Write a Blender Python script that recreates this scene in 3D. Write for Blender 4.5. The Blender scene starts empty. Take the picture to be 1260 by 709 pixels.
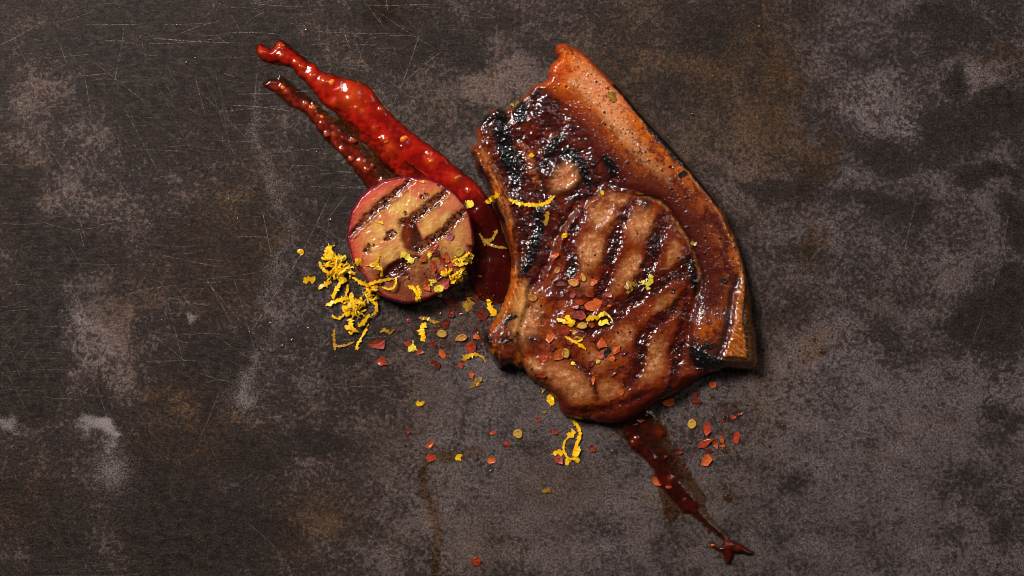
import bpy, math, random
import numpy as np
from mathutils import Vector

# ------------------------------------------------------------------ camera, world, lamps, exposure
SC = bpy.context.scene
COL = SC.collection
S = 0.0004                      # metres per pixel of the photograph at table height
CX, CY = 630.0, 354.5
LENS = 85.0
HPX = 1260 * LENS / 36.0        # camera height in photo pixels
cam_d = bpy.data.cameras.new('camera'); cam = bpy.data.objects.new('camera', cam_d); COL.objects.link(cam)
cam_d.lens = LENS; cam_d.sensor_width = 36.0; cam_d.clip_start = 0.05; cam_d.clip_end = 20
cam.location = (0, 0, HPX * S)
SC.camera = cam
world = bpy.data.worlds.new('World'); SC.world = world; world.use_nodes = True
bg = world.node_tree.nodes['Background']; bg.inputs[0].default_value = (0.90, 0.94, 1.0, 1); bg.inputs[1].default_value = 0.028
SC.view_settings.view_transform = 'Standard'; SC.view_settings.look = 'None'
SC.view_settings.exposure = 0.0; SC.view_settings.gamma = 1.0
SC.render.engine = 'CYCLES'
SC.cycles.use_denoising = True; SC.cycles.filter_width = 0.9
SC.cycles.max_bounces = 6; SC.cycles.transparent_max_bounces = 12

def area_lamp(name, loc, target, sx, sy, power, col, roll=0.0):
    l = bpy.data.lights.new(name, 'AREA'); l.shape = 'RECTANGLE'; l.size = sx; l.size_y = sy
    l.energy = power; l.color = col
    o = bpy.data.objects.new(name, l); COL.objects.link(o); o.location = loc
    d = Vector(target) - Vector(loc)
    o.rotation_euler = d.to_track_quat('-Z', 'Y').to_euler()
    return o
area_lamp('key_softbox', (-0.55, 0.66, 0.86), (0.02, 0, 0), 0.60, 0.30, 19.0, (1.0, 0.955, 0.90))
area_lamp('fill_softbox', (0.75, 0.50, 0.80), (0.05, 0, 0), 0.30, 0.6, 1.8, (1.0, 0.96, 0.93))

# ------------------------------------------------------------------ helpers
rng = np.random.default_rng(7)
rnd = random.Random(11)

def lin(r, g, b, k=1.0):
    c = np.array([r, g, b], float) / 255.0
    return np.where(c <= 0.04045, c / 12.92, ((c + 0.055) / 1.055) ** 2.4) * k

def sstep(a, b, x):
    t = np.clip((x - a) / (b - a), 0, 1)
    return t * t * (3 - 2 * t)

def mix(a, b, m):
    if np.ndim(a) == 1 and np.ndim(m) == 1: a = np.broadcast_to(a, (len(m), 3))
    return a + (b - a) * (m[:, None] if np.ndim(m) == 1 else m)

def _hash(ix, iy, seed):
    h = (ix.astype(np.int64) * 374761393 + iy.astype(np.int64) * 668265263 + seed * 974634777) & 0xffffffff
    h = ((h ^ (h >> 13)) * 1274126177) & 0xffffffff
    h = ((h ^ (h >> 16)) * 2246822519) & 0xffffffff
    return h ^ (h >> 15)

def perlin(x, y, seed=0):
    x0 = np.floor(x); y0 = np.floor(y); fx = x - x0; fy = y - y0
    u = fx * fx * fx * (fx * (fx * 6 - 15) + 10); v = fy * fy * fy * (fy * (fy * 6 - 15) + 10)
    def g(dx, dy):
        a = (_hash(x0 + dx, y0 + dy, seed) & 1023) * (2 * math.pi / 1024)
        return np.cos(a) * (fx - dx) + np.sin(a) * (fy - dy)
    a = g(0, 0); b = g(1, 0); c = g(0, 1); d = g(1, 1)
    return (a + (b - a) * u + (c - a) * v + (a - b - c + d) * u * v) * 1.5

def fbm(P, scale, octv=4, seed=0, rough=0.5, sx=1.0, sy=1.0):
    x = P[:, 0] / scale * sx; y = P[:, 1] / scale * sy
    s = np.zeros(len(P)); a = 1.0; n = 0
    for i in range(octv):
        s += a * perlin(x + 17.3 * i, y - 9.1 * i, seed + i * 13); n += a; a *= rough; x = x * 2.03; y = y * 2.03
    return s / n

def cells(P, scale, seed=0):
    """distance to nearest and second nearest jittered cell point"""
    x = P[:, 0] / scale; y = P[:, 1] / scale; x0 = np.floor(x); y0 = np.floor(y)
    d1 = np.full(len(P), 9.0); d2 = np.full(len(P), 9.0)
    for i in (-1, 0, 1):
        for j in (-1, 0, 1):
            h = _hash(x0 + i, y0 + j, seed)
            px = x0 + i + (h & 1023) / 1023.0; py = y0 + j + ((h >> 10) & 1023) / 1023.0
            d = np.hypot(px - x, py - y)
            d2 = np.minimum(d2, np.maximum(d, d1)); d1 = np.minimum(d1, d)
    return d1, d2

def smooth_line(pts, closed=False, sub=4):
    p = np.array(pts, float); n = len(p); out = []
    for i in range(n if closed else n - 1):
        if closed: a, b, c, d = p[(i - 1) % n], p[i], p[(i + 1) % n], p[(i + 2) % n]
        else: a, b, c, d = p[max(i - 1, 0)], p[i], p[i + 1], p[min(i + 2, n - 1)]
        for k in range(sub):
            t = k / sub
            out.append(0.5 * ((2 * b) + (c - a) * t + (2 * a - 5 * b + 4 * c - d) * t * t + (3 * b - a - 3 * c + d) * t ** 3))
    if not closed: out.append(p[-1])
    return np.array(out)

def line_dist(P, pts, closed=False):
    """distance, parameter 0..1 along the line, nearest point"""
    q = np.asarray(pts, float)
    if closed: q = np.vstack([q, q[:1]])
    seg = np.linalg.norm(np.diff(q, axis=0), axis=1); tot = seg.sum(); acc = 0
    best = np.full(len(P), 1e18); tt = np.zeros(len(P)); nx = np.zeros(len(P)); ny = np.zeros(len(P))
    X, Y = P[:, 0], P[:, 1]
    for i in range(len(q) - 1):
        ax, ay = q[i]; bx, by = q[i + 1]; dx, dy = bx - ax, by - ay; L2 = dx * dx + dy * dy + 1e-12
        t = np.clip(((X - ax) * dx + (Y - ay) * dy) / L2, 0, 1)
        ex = ax + t * dx; ey = ay + t * dy; d = (X - ex) ** 2 + (Y - ey) ** 2
        m = d < best
        best[m] = d[m]; nx[m] = ex[m]; ny[m] = ey[m]; tt[m] = (acc + t[m] * seg[i]) / tot
        acc += seg[i]
    return np.sqrt(best), tt, np.stack([nx, ny], 1)

def inside(P, poly):
    X, Y = P[:, 0], P[:, 1]; r = np.zeros(len(P), bool); n = len(poly); j = n - 1
    for i in range(n):
        xi, yi = poly[i]; xj, yj = poly[j]
        if yi != yj:
            r ^= ((yi > Y) != (yj > Y)) & (X < (xj - xi) * (Y - yi) / (yj - yi) + xi)
        j = i
    return r

def sdist(P, poly):
    d, t, n = line_dist(P, poly, True)
    return np.where(inside(P, poly), d, -d), t, n

def band(P, pts, w, soft=2.0, taper=True):
    q = smooth_line(pts) if len(pts) > 2 else np.array(pts, float)
    d, t, _ = line_dist(P, q)
    ww = w * 0.5 * (np.sqrt(np.clip(np.sin(np.clip(t, 0.02, 0.98) * math.pi), 0, 1)) * 0.5 + 0.5 if taper else 1.0)
    return 1 - sstep(-soft, soft, d - ww)

def spot(P, x, y, rx, ry, ang=0.0, soft=0.35):
    a = math.radians(ang); dx = P[:, 0] - x; dy = P[:, 1] - y
    u = (dx * math.cos(a) + dy * math.sin(a)) / rx; v = (-dx * math.sin(a) + dy * math.cos(a)) / ry
    return 1 - sstep(1 - soft, 1 + soft, np.hypot(u, v))

def to_world(px, py, z, kz=None):
    """photo pixel + height (in pixels) -> metres"""
    k = 1 - (z if kz is None else kz) / HPX
    return np.stack([(px - CX) * S * k, (CY - py) * S * k, np.zeros_like(px) + z * S], -1)

def tag(o, label=None, cat=None, group=None, kind=None):
    if label: o['label'] = label
    if cat: o['category'] = cat
    if group: o['group'] = group
    if kind: o['kind'] = kind
    return o

def make_mesh(name, V, F, mat, attrs=None, normals=None, smooth=True):
    me = bpy.data.meshes.new(name)
    me.from_pydata([tuple(v) for v in V] if not isinstance(V, np.ndarray) else V.tolist(), [], F.tolist() if isinstance(F, np.ndarray) else F)
    if mat is not None: me.materials.append(mat)
    if smooth: me.polygons.foreach_set('use_smooth', np.ones(len(me.polygons), bool))
    for k, a in (attrs or {}).items():
        if np.ndim(a) == 2:
            at = me.attributes.new(k, 'FLOAT_COLOR', 'POINT')
            at.data.foreach_set('color', np.column_stack([a, np.ones(len(a))]).astype(np.float32).ravel())
        else:
            at = me.attributes.new(k, 'FLOAT', 'POINT'); at.data.foreach_set('value', np.asarray(a, np.float32))
    me.update()
    if normals is not None: me.normals_split_custom_set_from_vertices(normals.tolist())
    return me

def link(name, me, parent=None):
    o = bpy.data.objects.new(name, me); COL.objects.link(o)
    if parent: o.parent = parent
    return o

def empty(name, loc):
    o = bpy.data.objects.new(name, None); COL.objects.link(o); o.location = loc; o.empty_display_size = 0.01
    return o

def field(outline, step):
    """grid of quads inside a smooth closed outline; border vertices lie on the outline"""
    o = np.asarray(outline); x0, y0 = o.min(0) - 2 * step; x1, y1 = o.max(0) + 2 * step
    xs = np.arange(x0, x1, step); ys = np.arange(y0, y1, step)
    gx, gy = np.meshgrid(xs, ys); P = np.stack([gx.ravel(), gy.ravel()], 1)
    sd, t, near = sdist(P, o)
    ny, nx = len(ys), len(xs)
    ok = (sd > 0.3 * step).reshape(ny, nx)
    q = ok[:-1, :-1] & ok[1:, :-1] & ok[:-1, 1:] & ok[1:, 1:]
    jj, ii = np.nonzero(q); a = jj * nx + ii
    F = np.stack([a, a + nx, a + nx + 1, a + 1], 1)         # y is down in the photo: this winding faces up
    used = np.unique(F); m = -np.ones(nx * ny, int); m[used] = np.arange(len(used))
    F = m[F]; P = P[used]; sd = sd[used]; near = near[used]; t = t[used]
    E = np.concatenate([F[:, [0, 1]], F[:, [1, 2]], F[:, [2, 3]], F[:, [3, 0]]])
    key = E.min(1) * len(P) + E.max(1)
    u, idx, cnt = np.unique(key, return_index=True, return_counts=True)
    B = E[idx[cnt == 1]]                                    # border edges, in face order
    bv = np.unique(B)
    P[bv] = near[bv]; sd[bv] = 0
    return P, F, sd, t, B

def skirt(P, z, F, B, rings, extra_src=None):
    """rings: list of (inward offset px, z as function of top z); returns extended arrays"""
    bv = np.unique(B); n0 = len(P); idx = -np.ones(n0, int); idx[bv] = np.arange(len(bv))
    nrm = np.zeros((len(bv), 2)); d = P[B[:, 1]] - P[B[:, 0]]; out = np.stack([-d[:, 1], d[:, 0]], 1)
    np.add.at(nrm, idx[B[:, 0]], out); np.add.at(nrm, idx[B[:, 1]], out)
    # smooth the border normals
    nb = np.zeros_like(nrm)
    for _ in range(6):
        nb[:] = nrm
        np.add.at(nb, idx[B[:, 0]], nrm[idx[B[:, 1]]]); np.add.at(nb, idx[B[:, 1]], nrm[idx[B[:, 0]]]); nrm = nb / 3
    nrm /= np.linalg.norm(nrm, axis=1, keepdims=True) + 1e-9
    # make it point outward
    c = P.mean(0)
    if np.sum(nrm * (P[bv] - c)) < 0: nrm = -nrm
    Ps = [P]; zs = [z]; Fs = [F]; src = [np.arange(n0)]; prev = bv.copy(); prevmap = np.arange(n0)
    for off, zf in rings:
        base = sum(len(p) for p in Ps)
        Ps.append(P[bv] - nrm * off); zs.append(zf(z[bv])); src.append(bv)
        new = np.arange(n0); new[bv] = base + np.arange(len(bv))
        Fs.append(np.stack([prevmap[B[:, 1]], prevmap[B[:, 0]], new[B[:, 0]], new[B[:, 1]]], 1))
        prevmap = new
    return np.vstack(Ps), np.concatenate(zs), np.vstack(Fs), np.concatenate(src)

def vnormals(V, F):
    a = V[F[:, 2]] - V[F[:, 0]]; b = V[F[:, 3]] - V[F[:, 1]]; n = np.cross(a, b)
    N = np.zeros_like(V)
    for k in range(4): np.add.at(N, F[:, k], n)
    return N / (np.linalg.norm(N, axis=1, keepdims=True) + 1e-20)

def part(name, V, F, sel, N, mat, attrs, parent, origin):
    f = F[sel]
    if len(f) == 0: return None
    u = np.unique(f); m = -np.ones(len(V), int); m[u] = np.arange(len(u))
    me = make_mesh(name, V[u] - np.array(origin), m[f], mat, {k: a[u] for k, a in attrs.items()}, N[u])
    return link(name, me, parent)

# ------------------------------------------------------------------ materials
def new_mat(name):
    m = bpy.data.materials.new(name); m.use_nodes = True
    nt = m.node_tree; b = nt.nodes['Principled BSDF']
    return m, nt, b
def nd(nt, typ, **kw):
    n = nt.nodes.new(typ)
    for k, v in kw.items(): setattr(n, k, v)
    return n
def noise(nt, scale, detail=3, rough=0.5, vec=None, dist=0.0):
    n = nd(nt, 'ShaderNodeTexNoise'); n.inputs['Scale'].default_value = scale; n.inputs['Detail'].default_value = detail
    n.inputs['Roughness'].default_value = rough; n.inputs['Distortion'].default_value = dist
    if vec is not None: nt.links.new(vec, n.inputs['Vector'])
    return n.outputs['Fac']
def attr(nt, name, out='Fac'):
    n = nd(nt, 'ShaderNodeAttribute'); n.attribute_name = name
    return n.outputs[out]
def math_(nt, op, a, b=None, c=None, clamp=False):
    n = nd(nt, 'ShaderNodeMath', operation=op, use_clamp=clamp)
    for i, v in enumerate((a, b, c)):
        if v is None: continue
        if isinstance(v, (int, float)): n.inputs[i].default_value = v
        else: nt.links.new(v, n.inputs[i])
    return n.outputs[0]
def mixc(nt, f, a, b, mode='MIX'):
    n = nd(nt, 'ShaderNodeMix', data_type='RGBA', blend_type=mode)
    for s, v in ((n.inputs[0], f), (n.inputs[6], a), (n.inputs[7], b)):
        if isinstance(v, (int, float)): s.default_value = v
        elif isinstance(v, (tuple, list, np.ndarray)): s.default_value = (*v[:3], 1)
        else: nt.links.new(v, s)
    return n.outputs[2]
def maprange(nt, v, a, b, c=0.0, d=1.0, smooth=True):
    n = nd(nt, 'ShaderNodeMapRange'); n.interpolation_type = 'SMOOTHSTEP' if smooth else 'LINEAR'
    for i, x in enumerate((v, a, b, c, d)):
        if isinstance(x, (int, float)): n.inputs[i].default_value = x
        else: nt.links.new(x, n.inputs[i])
    return n.outputs[0]
def bump(nt, h, strength, dist, nrm=None):
    n = nd(nt, 'ShaderNodeBump'); n.inputs['Strength'].default_value = strength; n.inputs['Distance'].default_value = dist
    nt.links.new(h, n.inputs['Height'])
    if nrm is not None: nt.links.new(nrm, n.inputs['Normal'])
    return n.outputs[0]

def sheen(nt, f0):
    lw = nd(nt, 'ShaderNodeLayerWeight'); lw.inputs['Blend'].default_value = 0.5
    return math_(nt, 'ADD', math_(nt, 'MULTIPLY', math_(nt, 'POWER', lw.outputs['Facing'], 5.0), 0.9), f0, clamp=True)

def mat_glazed(name, sss=0.10, bump_s=0.35, coat_r=0.10, scale=1400, beads=0.0, wet=620, wets=1.8):
    m, nt, b = new_mat(name); tc = nd(nt, 'ShaderNodeTexCoord').outputs['Object']
    c = attr(nt, 'tint', 'Color')
    f = noise(nt, 2600, 3, 0.6, tc)
    c2 = mixc(nt, 0.6, c, mixc(nt, maprange(nt, f, 0.3, 0.7), (0.72, 0.68, 0.66), (1.2, 1.2, 1.2)), 'MULTIPLY')
    nt.links.new(c2, b.inputs['Base Color'])
    nt.links.new(attr(nt, 'rough'), b.inputs['Roughness'])
    nt.links.new(attr(nt, 'gloss'), b.inputs['Coat Weight'])
    b.inputs['Specular IOR Level'].default_value = 0.12
    b.inputs['Coat Roughness'].default_value = coat_r; b.inputs['Coat IOR'].default_value = 1.6
    b.inputs['Subsurface Weight'].default_value = sss; b.inputs['Subsurface Radius'].default_value = (1, 0.35, 0.15)
    b.inputs['Subsurface Scale'].default_value = 0.0016
    n1 = bump(nt, noise(nt, scale, 4, 0.6, tc), bump_s, 0.0006)
    n2 = bump(nt, noise(nt, wet, 1.5, 0.5, tc, 0.5), min(1.0, bump_s * wets), 0.0007)
    if beads:
        vo = nd(nt, 'ShaderNodeTexVoronoi'); vo.inputs['Scale'].default_value = 560; nt.links.new(tc, vo.inputs['Vector'])
        sc_ = nd(nt, 'ShaderNodeSeparateColor'); nt.links.new(vo.outputs['Color'], sc_.inputs[0])
        rr = math_(nt, 'MULTIPLY', maprange(nt, sc_.outputs[0], 0.45, 1.0, 0, 0.42, False), maprange(nt, noise(nt, 110, 3, 0.6, tc), 0.40, 0.58))
        hb = math_(nt, 'POWER', math_(nt, 'MAXIMUM', math_(nt, 'SUBTRACT', rr, vo.outputs['Distance']), 0.0), 0.5)
        n2 = bump(nt, hb, beads, 0.0012, n2)
    nt.links.new(n1, b.inputs['Normal']); nt.links.new(n2, b.inputs['Coat Normal'])
    return m
M_meat = mat_glazed('grilled_meat', 0.05, 0.28, 0.09, 1400, 0.0, 430, 1.7)
M_cap = mat_glazed('charred_meat', 0.03, 0.35, 0.06, 1400, 0.0, 520, 1.8)
M_fat = mat_glazed('roasted_fat', 0.12, 0.34, 0.06, 1400, 0.9)
M_bone = mat_glazed('roasted_bone', 0.04, 0.3, 0.08)
M_plum = mat_glazed('plum_flesh', 0.16, 0.16, 0.08)
M_skin = mat_glazed('plum_skin', 0.1, 0.1, 0.15)

def mat_sauce(name):
    m, nt, b = new_mat(name); tc = nd(nt, 'ShaderNodeTexCoord').outputs['Object']
    nt.links.new(attr(nt, 'tint', 'Color'), b.inputs['Base Color'])
    b.inputs['Roughness'].default_value = 0.22; b.inputs['Specular IOR Level'].default_value = 0.3; b.inputs['Coat Weight'].default_value = 0.7; b.inputs['Coat Roughness'].default_value = 0.06
    b.inputs['Subsurface Weight'].default_value = 0.15; b.inputs['Subsurface Radius'].default_value = (1, 0.12, 0.05); b.inputs['Subsurface Scale'].default_value = 0.002
    n1 = bump(nt, noise(nt, 500, 3, 0.5, tc), 0.2, 0.0008)
    nt.links.new(n1, b.inputs['Normal'])
    # thin film: a tinted clear layer that lets the metal show through
    tr = nd(nt, 'ShaderNodeBsdfTransparent'); nt.links.new(attr(nt, 'film', 'Color'), tr.inputs[0])
    gl = nd(nt, 'ShaderNodeBsdfGlossy'); gl.inputs['Roughness'].default_value = 0.12; nt.links.new(n1, gl.inputs['Normal'])
    ms = nd(nt, 'ShaderNodeMixShader'); nt.links.new(sheen(nt, 0.03), ms.inputs[0]); nt.links.new(tr.outputs[0], ms.inputs[1]); nt.links.new(gl.outputs[0], ms.inputs[2])
    m2 = nd(nt, 'ShaderNodeMixShader'); nt.links.new(attr(nt, 'body'), m2.inputs[0])
    nt.links.new(ms.outputs[0], m2.inputs[1]); nt.links.new(b.outputs[0], m2.inputs[2])
    nt.links.new(m2.outputs[0], nt.nodes['Material Output'].inputs[0])
    return m
M_sauce = mat_sauce('red_sauce')

def mat_bit(name, c1, c2, rough=0.45, coat=0.25, sss=0.0, scale=900, bs=0.3, rvar=0.25):
    m, nt, b = new_mat(name); tc = nd(nt, 'ShaderNodeTexCoord').outputs['Object']
    f = maprange(nt, noise(nt, scale, 3, 0.6, tc), 0.35, 0.65)
    oi = nd(nt, 'ShaderNodeObjectInfo').outputs['Random']
    c = mixc(nt, f, tuple(c1), tuple(c2))
    v = maprange(nt, oi, 0, 1, 1 - rvar, 1 + rvar, False)
    cv = nd(nt, 'ShaderNodeCombineColor'); [nt.links.new(v, cv.inputs[i]) for i in range(3)]
    nt.links.new(mixc(nt, 1.0, c, cv.outputs[0], 'MULTIPLY'), b.inputs['Base Color'])
    b.inputs['Roughness'].default_value = rough; b.inputs['Coat Weight'].default_value = coat; b.inputs['Coat Roughness'].default_value = 0.09; b.inputs['Specular IOR Level'].default_value = 0.15
    if sss:
        b.inputs['Subsurface Weight'].default_value = sss; b.inputs['Subsurface Radius'].default_value = (1, 0.6, 0.15); b.inputs['Subsurface Scale'].default_value = 0.0008
    nt.links.new(bump(nt, noise(nt, scale * 2, 2, 0.5, tc), bs, 0.0003), b.inputs['Normal'])
    return m
M_zest = mat_bit('lemon_zest', (0.97, 0.57, 0.012), (0.94, 0.42, 0.006), 0.4, 0.25, 0.2)
M_zestpale = mat_bit('lemon_zest_pale', (0.98, 0.76, 0.10), (0.96, 0.62, 0.03), 0.45, 0.25, 0.15)
M_zestdull = mat_bit('lemon_zest_soaked', (0.46, 0.25, 0.02), (0.30, 0.13, 0.012), 0.35, 0.4)
M_fo = mat_bit('chilli_orange', (0.62, 0.13, 0.025), (0.48, 0.075, 0.018), 0.4, 0.3)
M_fr = mat_bit('chilli_red', (0.42, 0.05, 0.018), (0.28, 0.028, 0.012), 0.4, 0.35)
M_fd = mat_bit('chilli_dark', (0.17, 0.022, 0.010), (0.09, 0.012, 0.007), 0.35, 0.45)
M_fp = mat_bit('chilli_pink', (0.50, 0.11, 0.085), (0.34, 0.045, 0.04), 0.35, 0.45)
M_seed = mat_bit('chilli_seed', (0.62, 0.38, 0.07), (0.50, 0.26, 0.04), 0.4, 0.35, 0.1)
M_seedtan = mat_bit('chilli_seed_tan', (0.60, 0.27, 0.06), (0.42, 0.15, 0.03), 0.35, 0.5, 0.1)
M_pulp = mat_bit('chilli_pulp', (0.80, 0.19, 0.010), (0.60, 0.09, 0.007), 0.3, 0.6, 0.2)
M_green = mat_bit('green_leaf', (0.04, 0.12, 0.02), (0.03, 0.08, 0.015), 0.5, 0.1)
M_char = mat_bit('char_crumb', (0.012, 0.010, 0.010), (0.03, 0.024, 0.022), 0.25, 0.8, bs=0.6)
M_onion = mat_bit('pink_onion', (0.55, 0.16, 0.20), (0.42, 0.09, 0.12), 0.3, 0.5, 0.1)

def mat_drop(name, col, alpha):
    m, nt, b = new_mat(name)
    b.inputs['Base Color'].default_value = (*col, 1); b.inputs['Roughness'].default_value = 0.04; b.inputs['IOR'].default_value = 1.5
    tr = nd(nt, 'ShaderNodeBsdfTransparent'); tr.inputs[0].default_value = (*[min(1, c * 6 + 0.5) for c in col], 1)
    gl = nd(nt, 'ShaderNodeBsdfGlossy'); gl.inputs['Roughness'].default_value = 0.05
    ms = nd(nt, 'ShaderNodeMixShader'); nt.links.new(sheen(nt, 0.06), ms.inputs[0]); nt.links.new(tr.outputs[0], ms.inputs[1]); nt.links.new(gl.outputs[0], ms.inputs[2])
    m2 = nd(nt, 'ShaderNodeMixShader'); m2.inputs[0].default_value = alpha
    nt.links.new(ms.outputs[0], m2.inputs[1]); nt.links.new(b.outputs[0], m2.inputs[2])
    nt.links.new(m2.outputs[0], nt.nodes['Material Output'].inputs[0])
    return m
M_oil = mat_drop('clear_oil', (0.07, 0.05, 0.03), 0.05)
M_amber = mat_drop('amber_oil', (0.055, 0.028, 0.008), 0.12)

# ------------------------------------------------------------------ the metal tabletop
def build_tabletop():
    step = 4.5
    xs = np.arange(-720, 1981, step); ys = np.arange(-640, 1351, step)
    gx, gy = np.meshgrid(xs, ys); P = np.stack([gx.ravel(), gy.ravel()], 1); n = len(P)
    Pw = P + np.stack([fbm(P, 60, 4, 1), fbm(P, 60, 4, 2)], 1) * 34 + np.stack([fbm(P, 14, 3, 3), fbm(P, 14, 3, 4)], 1) * 12
    tone = 1.0 + 0.30 * fbm(P, 150, 4, 5, 0.55) + 0.22 * fbm(P, 18, 3, 10) + 0.25 * fbm(P, 36, 3, 6, 0.6, 0.7, 1.3)
    dark = 0.50 + 0.17 * fbm(P, 110, 3, 7, 0.55) + 0.34 * fbm(P, 40, 4, 8, 0.62, 0.8, 1.2)
    rust = 0.52 + 0.5 * fbm(P, 170, 4, 9, 0.55)
    pale = np.zeros(n)
    def blob(ch, x, y, rx, ry, a, ang=0):
        m = spot(Pw, x, y, rx, ry, ang, 0.55) * a
        ch += m
    # broad character: left is blacker, the right greyer, the lower middle smooth grey
    dark += 0.07 * (1 - sstep(60, 260, P[:, 1])) + 0.22 * (1 - sstep(250, 560, P[:, 0])) - 0.03 * sstep(820, 1000, P[:, 0]) * sstep(330, 480, P[:, 1]) - 0.07 * sstep(480, 560, P[:, 0]) * sstep(400, 470, P[:, 1])
    rust -= 0.30 * sstep(900, 1050, P[:, 0]) + 0.16 * sstep(470, 560, P[:, 0]) * sstep(400, 480, P[:, 1])
    rust += 0.18 * sstep(640, 760, P[:, 0]) * (1 - sstep(980, 1060, P[:, 0])) * (1 - sstep(340, 440, P[:, 1]))
    for a in [(70,300,48,20,.55),(20,262,26,18,.5),(30,400,44,42,.7),(46,450,50,28,.55),(100,320,20,24,.35),(260,445,48,32,.5),(20,222,26,22,.45),
              (215,95,100,80,.30),(330,60,60,40,.25),(240,652,80,48,.55),(190,602,24,22,.6),(398,540,26,14,.6),(30,496,36,16,.6),(320,560,50,30,.25),(430,420,28,20,.35),
              (420,240,40,40,.25),(545,40,80,36,.28),(60,660,40,24,.2),(130,30,60,40,.25),(60,330,30,20,.3),
              (1190,150,66,30,.40),(1240,135,32,22,.8),(1175,35,60,26,.35),(1120,190,62,22,.40),(1222,222,44,12,.65),(1175,95,14,14,.7),(1250,278,20,24,.75),
              (1252,355,18,24,.6),(1210,402,46,44,.42),(1230,520,34,24,.35),(1185,590,40,30,.25),(976,600,16,12,.4),(1000,560,30,20,.1),(870,30,50,30,.3),
              (850,120,50,24,.15),(468,14,22,24,.9),(535,60,40,16,.3),(960,235,46,20,.25),(1080,250,60,14,.3),(1080,420,60,22,.2),(1250,640,30,30,.3)]: blob(dark, *a)
    for a in [(110,430,60,44,-.35),(135,378,50,30,-.25),(92,250,40,26,-.25),(50,110,34,30,-.25),(80,185,44,30,-.22),(60,20,60,30,-.1),(620,100,48,30,-.3),(900,160,70,60,-.12),
              (1060,120,50,40,-.18),(1130,150,30,24,-.2),(1215,95,30,18,-.2),(600,560,130,120,-.12),(700,640,160,60,-.1),(1100,540,160,90,-.12),(1010,420,50,30,-.2),(450,640,60,40,-.1),(165,125,24,40,-.05)]: blob(dark, *a)
    for a in [(110,430,60,44,.35),(92,250,40,26,.2),(80,185,44,30,.25),(50,110,34,30,.2),(620,100,48,30,.35),(1060,125,40,30,.25),(1130,150,24,20,.3),(1090,160,40,24,.25),(1215,95,30,18,.25),
              (1020,440,60,30,.25),(1210,440,40,24,.2),(1100,500,130,40,.15),(640,470,100,60,.02),(960,490,60,40,.12),(1190,410,30,20,-.2),(300,495,26,34,.45),(290,470,24,20,.2)]: blob(tone, *a)
    for a in [(280,330,56,70,.55),(230,520,70,56,.55),(20,612,32,30,.5),(300,110,60,60,.2),(1018,192,22,22,.75),(960,120,20,60,.35),(870,90,30,26,.5),(920,30,50,26,.3),(965,110,10,40,.4),
              (1000,300,26,30,.5),(1010,425,20,24,.35),(1140,515,46,20,.35),(1240,75,20,14,.5),(495,20,20,20,.5),(985,210,14,40,.3),(1085,560,24,24,.3),(150,360,60,30,.2),(390,640,60,40,.4)]: blob(rust, *a)
    # pale worn streak down the left, milky patches near the lower left
    q = [(318,120),(326,180),(338,230),(350,262),(352,300),(344,345),(336,395),(318,440),(300,495)]
    pale += 0.42 * band(Pw, q, 20, 8) * (0.75 + 0.5 * fbm(P, 20, 3, 30))
    for a in [(112,528,24,10,.75),(134,530,10,16,.55),(8,520,17,9,.65),(137,580,26,28,.0),(248,408,7,8,.8),(268,418,8,6,.1)]: blob(pale, *a)
    d = np.hypot((P[:, 0] - 138) / 30, (P[:, 1] - 580) / 32); pale += 0.5 * np.exp(-d * d * 1.3)
    d = np.hypot((P[:, 0] - 296) / 30, (P[:, 1] - 490) / 34); pale += 0.32 * np.exp(-d * d * 1.2)
    # old oil runs
    oil = np.zeros(n)
    for q_, w_, a_ in [([(534,709),(540,660),(528,620),(520,590),(532,562),(560,560),(590,552)],13,.8),([(567,478),(562,505),(555,530)],3.5,.8),([(576,492),(574,515),(568,530)],3,.6),
                       ([(985,110),(987,160),(985,236)],7,.45),([(930,40),(950,70),(965,92)],6,.45),([(1002,250),(995,290),(985,320)],14,.3),([(548,560),(556,580),(548,600)],10,.3)]:
        oil += a_ * band(P + (Pw - P) * 0.2, q_, w_, 3, False)
    for x, y, r, a_ in [(960,525,7,.5),(896,612,7,.5),(897,503,11,.5),(935,512,8,.5),(468,15,20,.5),(1012,433,6,.6)]: oil += a_ * spot(P, x, y, r, r, 0, 0.4)
    brush = np.clip(0.25 + 0.75 * (1 - sstep(420, 800, P[:, 0])) * (1 - 0.6 * sstep(430, 560, P[:, 1])) + 0.3 * fbm(P, 120, 2, 33), 0, 1)
    V = to_world(P[:, 0], P[:, 1], 0)
    nx, ny = len(xs), len(ys); jj, ii = np.mgrid[0:ny - 1, 0:nx - 1]; a = (jj * nx + ii).ravel()
    F = np.stack([a, a + nx, a + nx + 1, a + 1], 1)
    m, nt, b = new_mat('worn_dark_metal'); tc = nd(nt, 'ShaderNodeTexCoord').outputs['Object']
    mp = nd(nt, 'ShaderNodeMapping'); nt.links.new(tc, mp.inputs[0]); mp.inputs['Scale'].default_value = (0.34, 1.4, 1)
    brushed = mp.outputs[0]
    def st_(v, w): return maprange(nt, v, 0.5 - w, 0.5 + w)
    n_big = st_(noise(nt, 48, 8, 0.70, tc, 0.4), 0.20)
    n_mid = st_(noise(nt, 230, 6, 0.72, tc, 0.2), 0.17)
    n_fine = st_(noise(nt, 1050, 4, 0.85, tc), 0.14)
    n_f2 = st_(noise(nt, 480, 5, 0.8, tc, 0.3), 0.15)
    n_br = st_(noise(nt, 480, 5, 0.8, brushed), 0.13)
    br = attr(nt, 'brush')
    worn = mixc(nt, maprange(nt, math_(nt, 'ADD', attr(nt, 'rust'), math_(nt, 'MULTIPLY', math_(nt, 'SUBTRACT', n_mid, 0.5), 0.35)), 0.15, 1.0), (0.122, 0.094, 0.093), (0.096, 0.053, 0.028))
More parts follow.
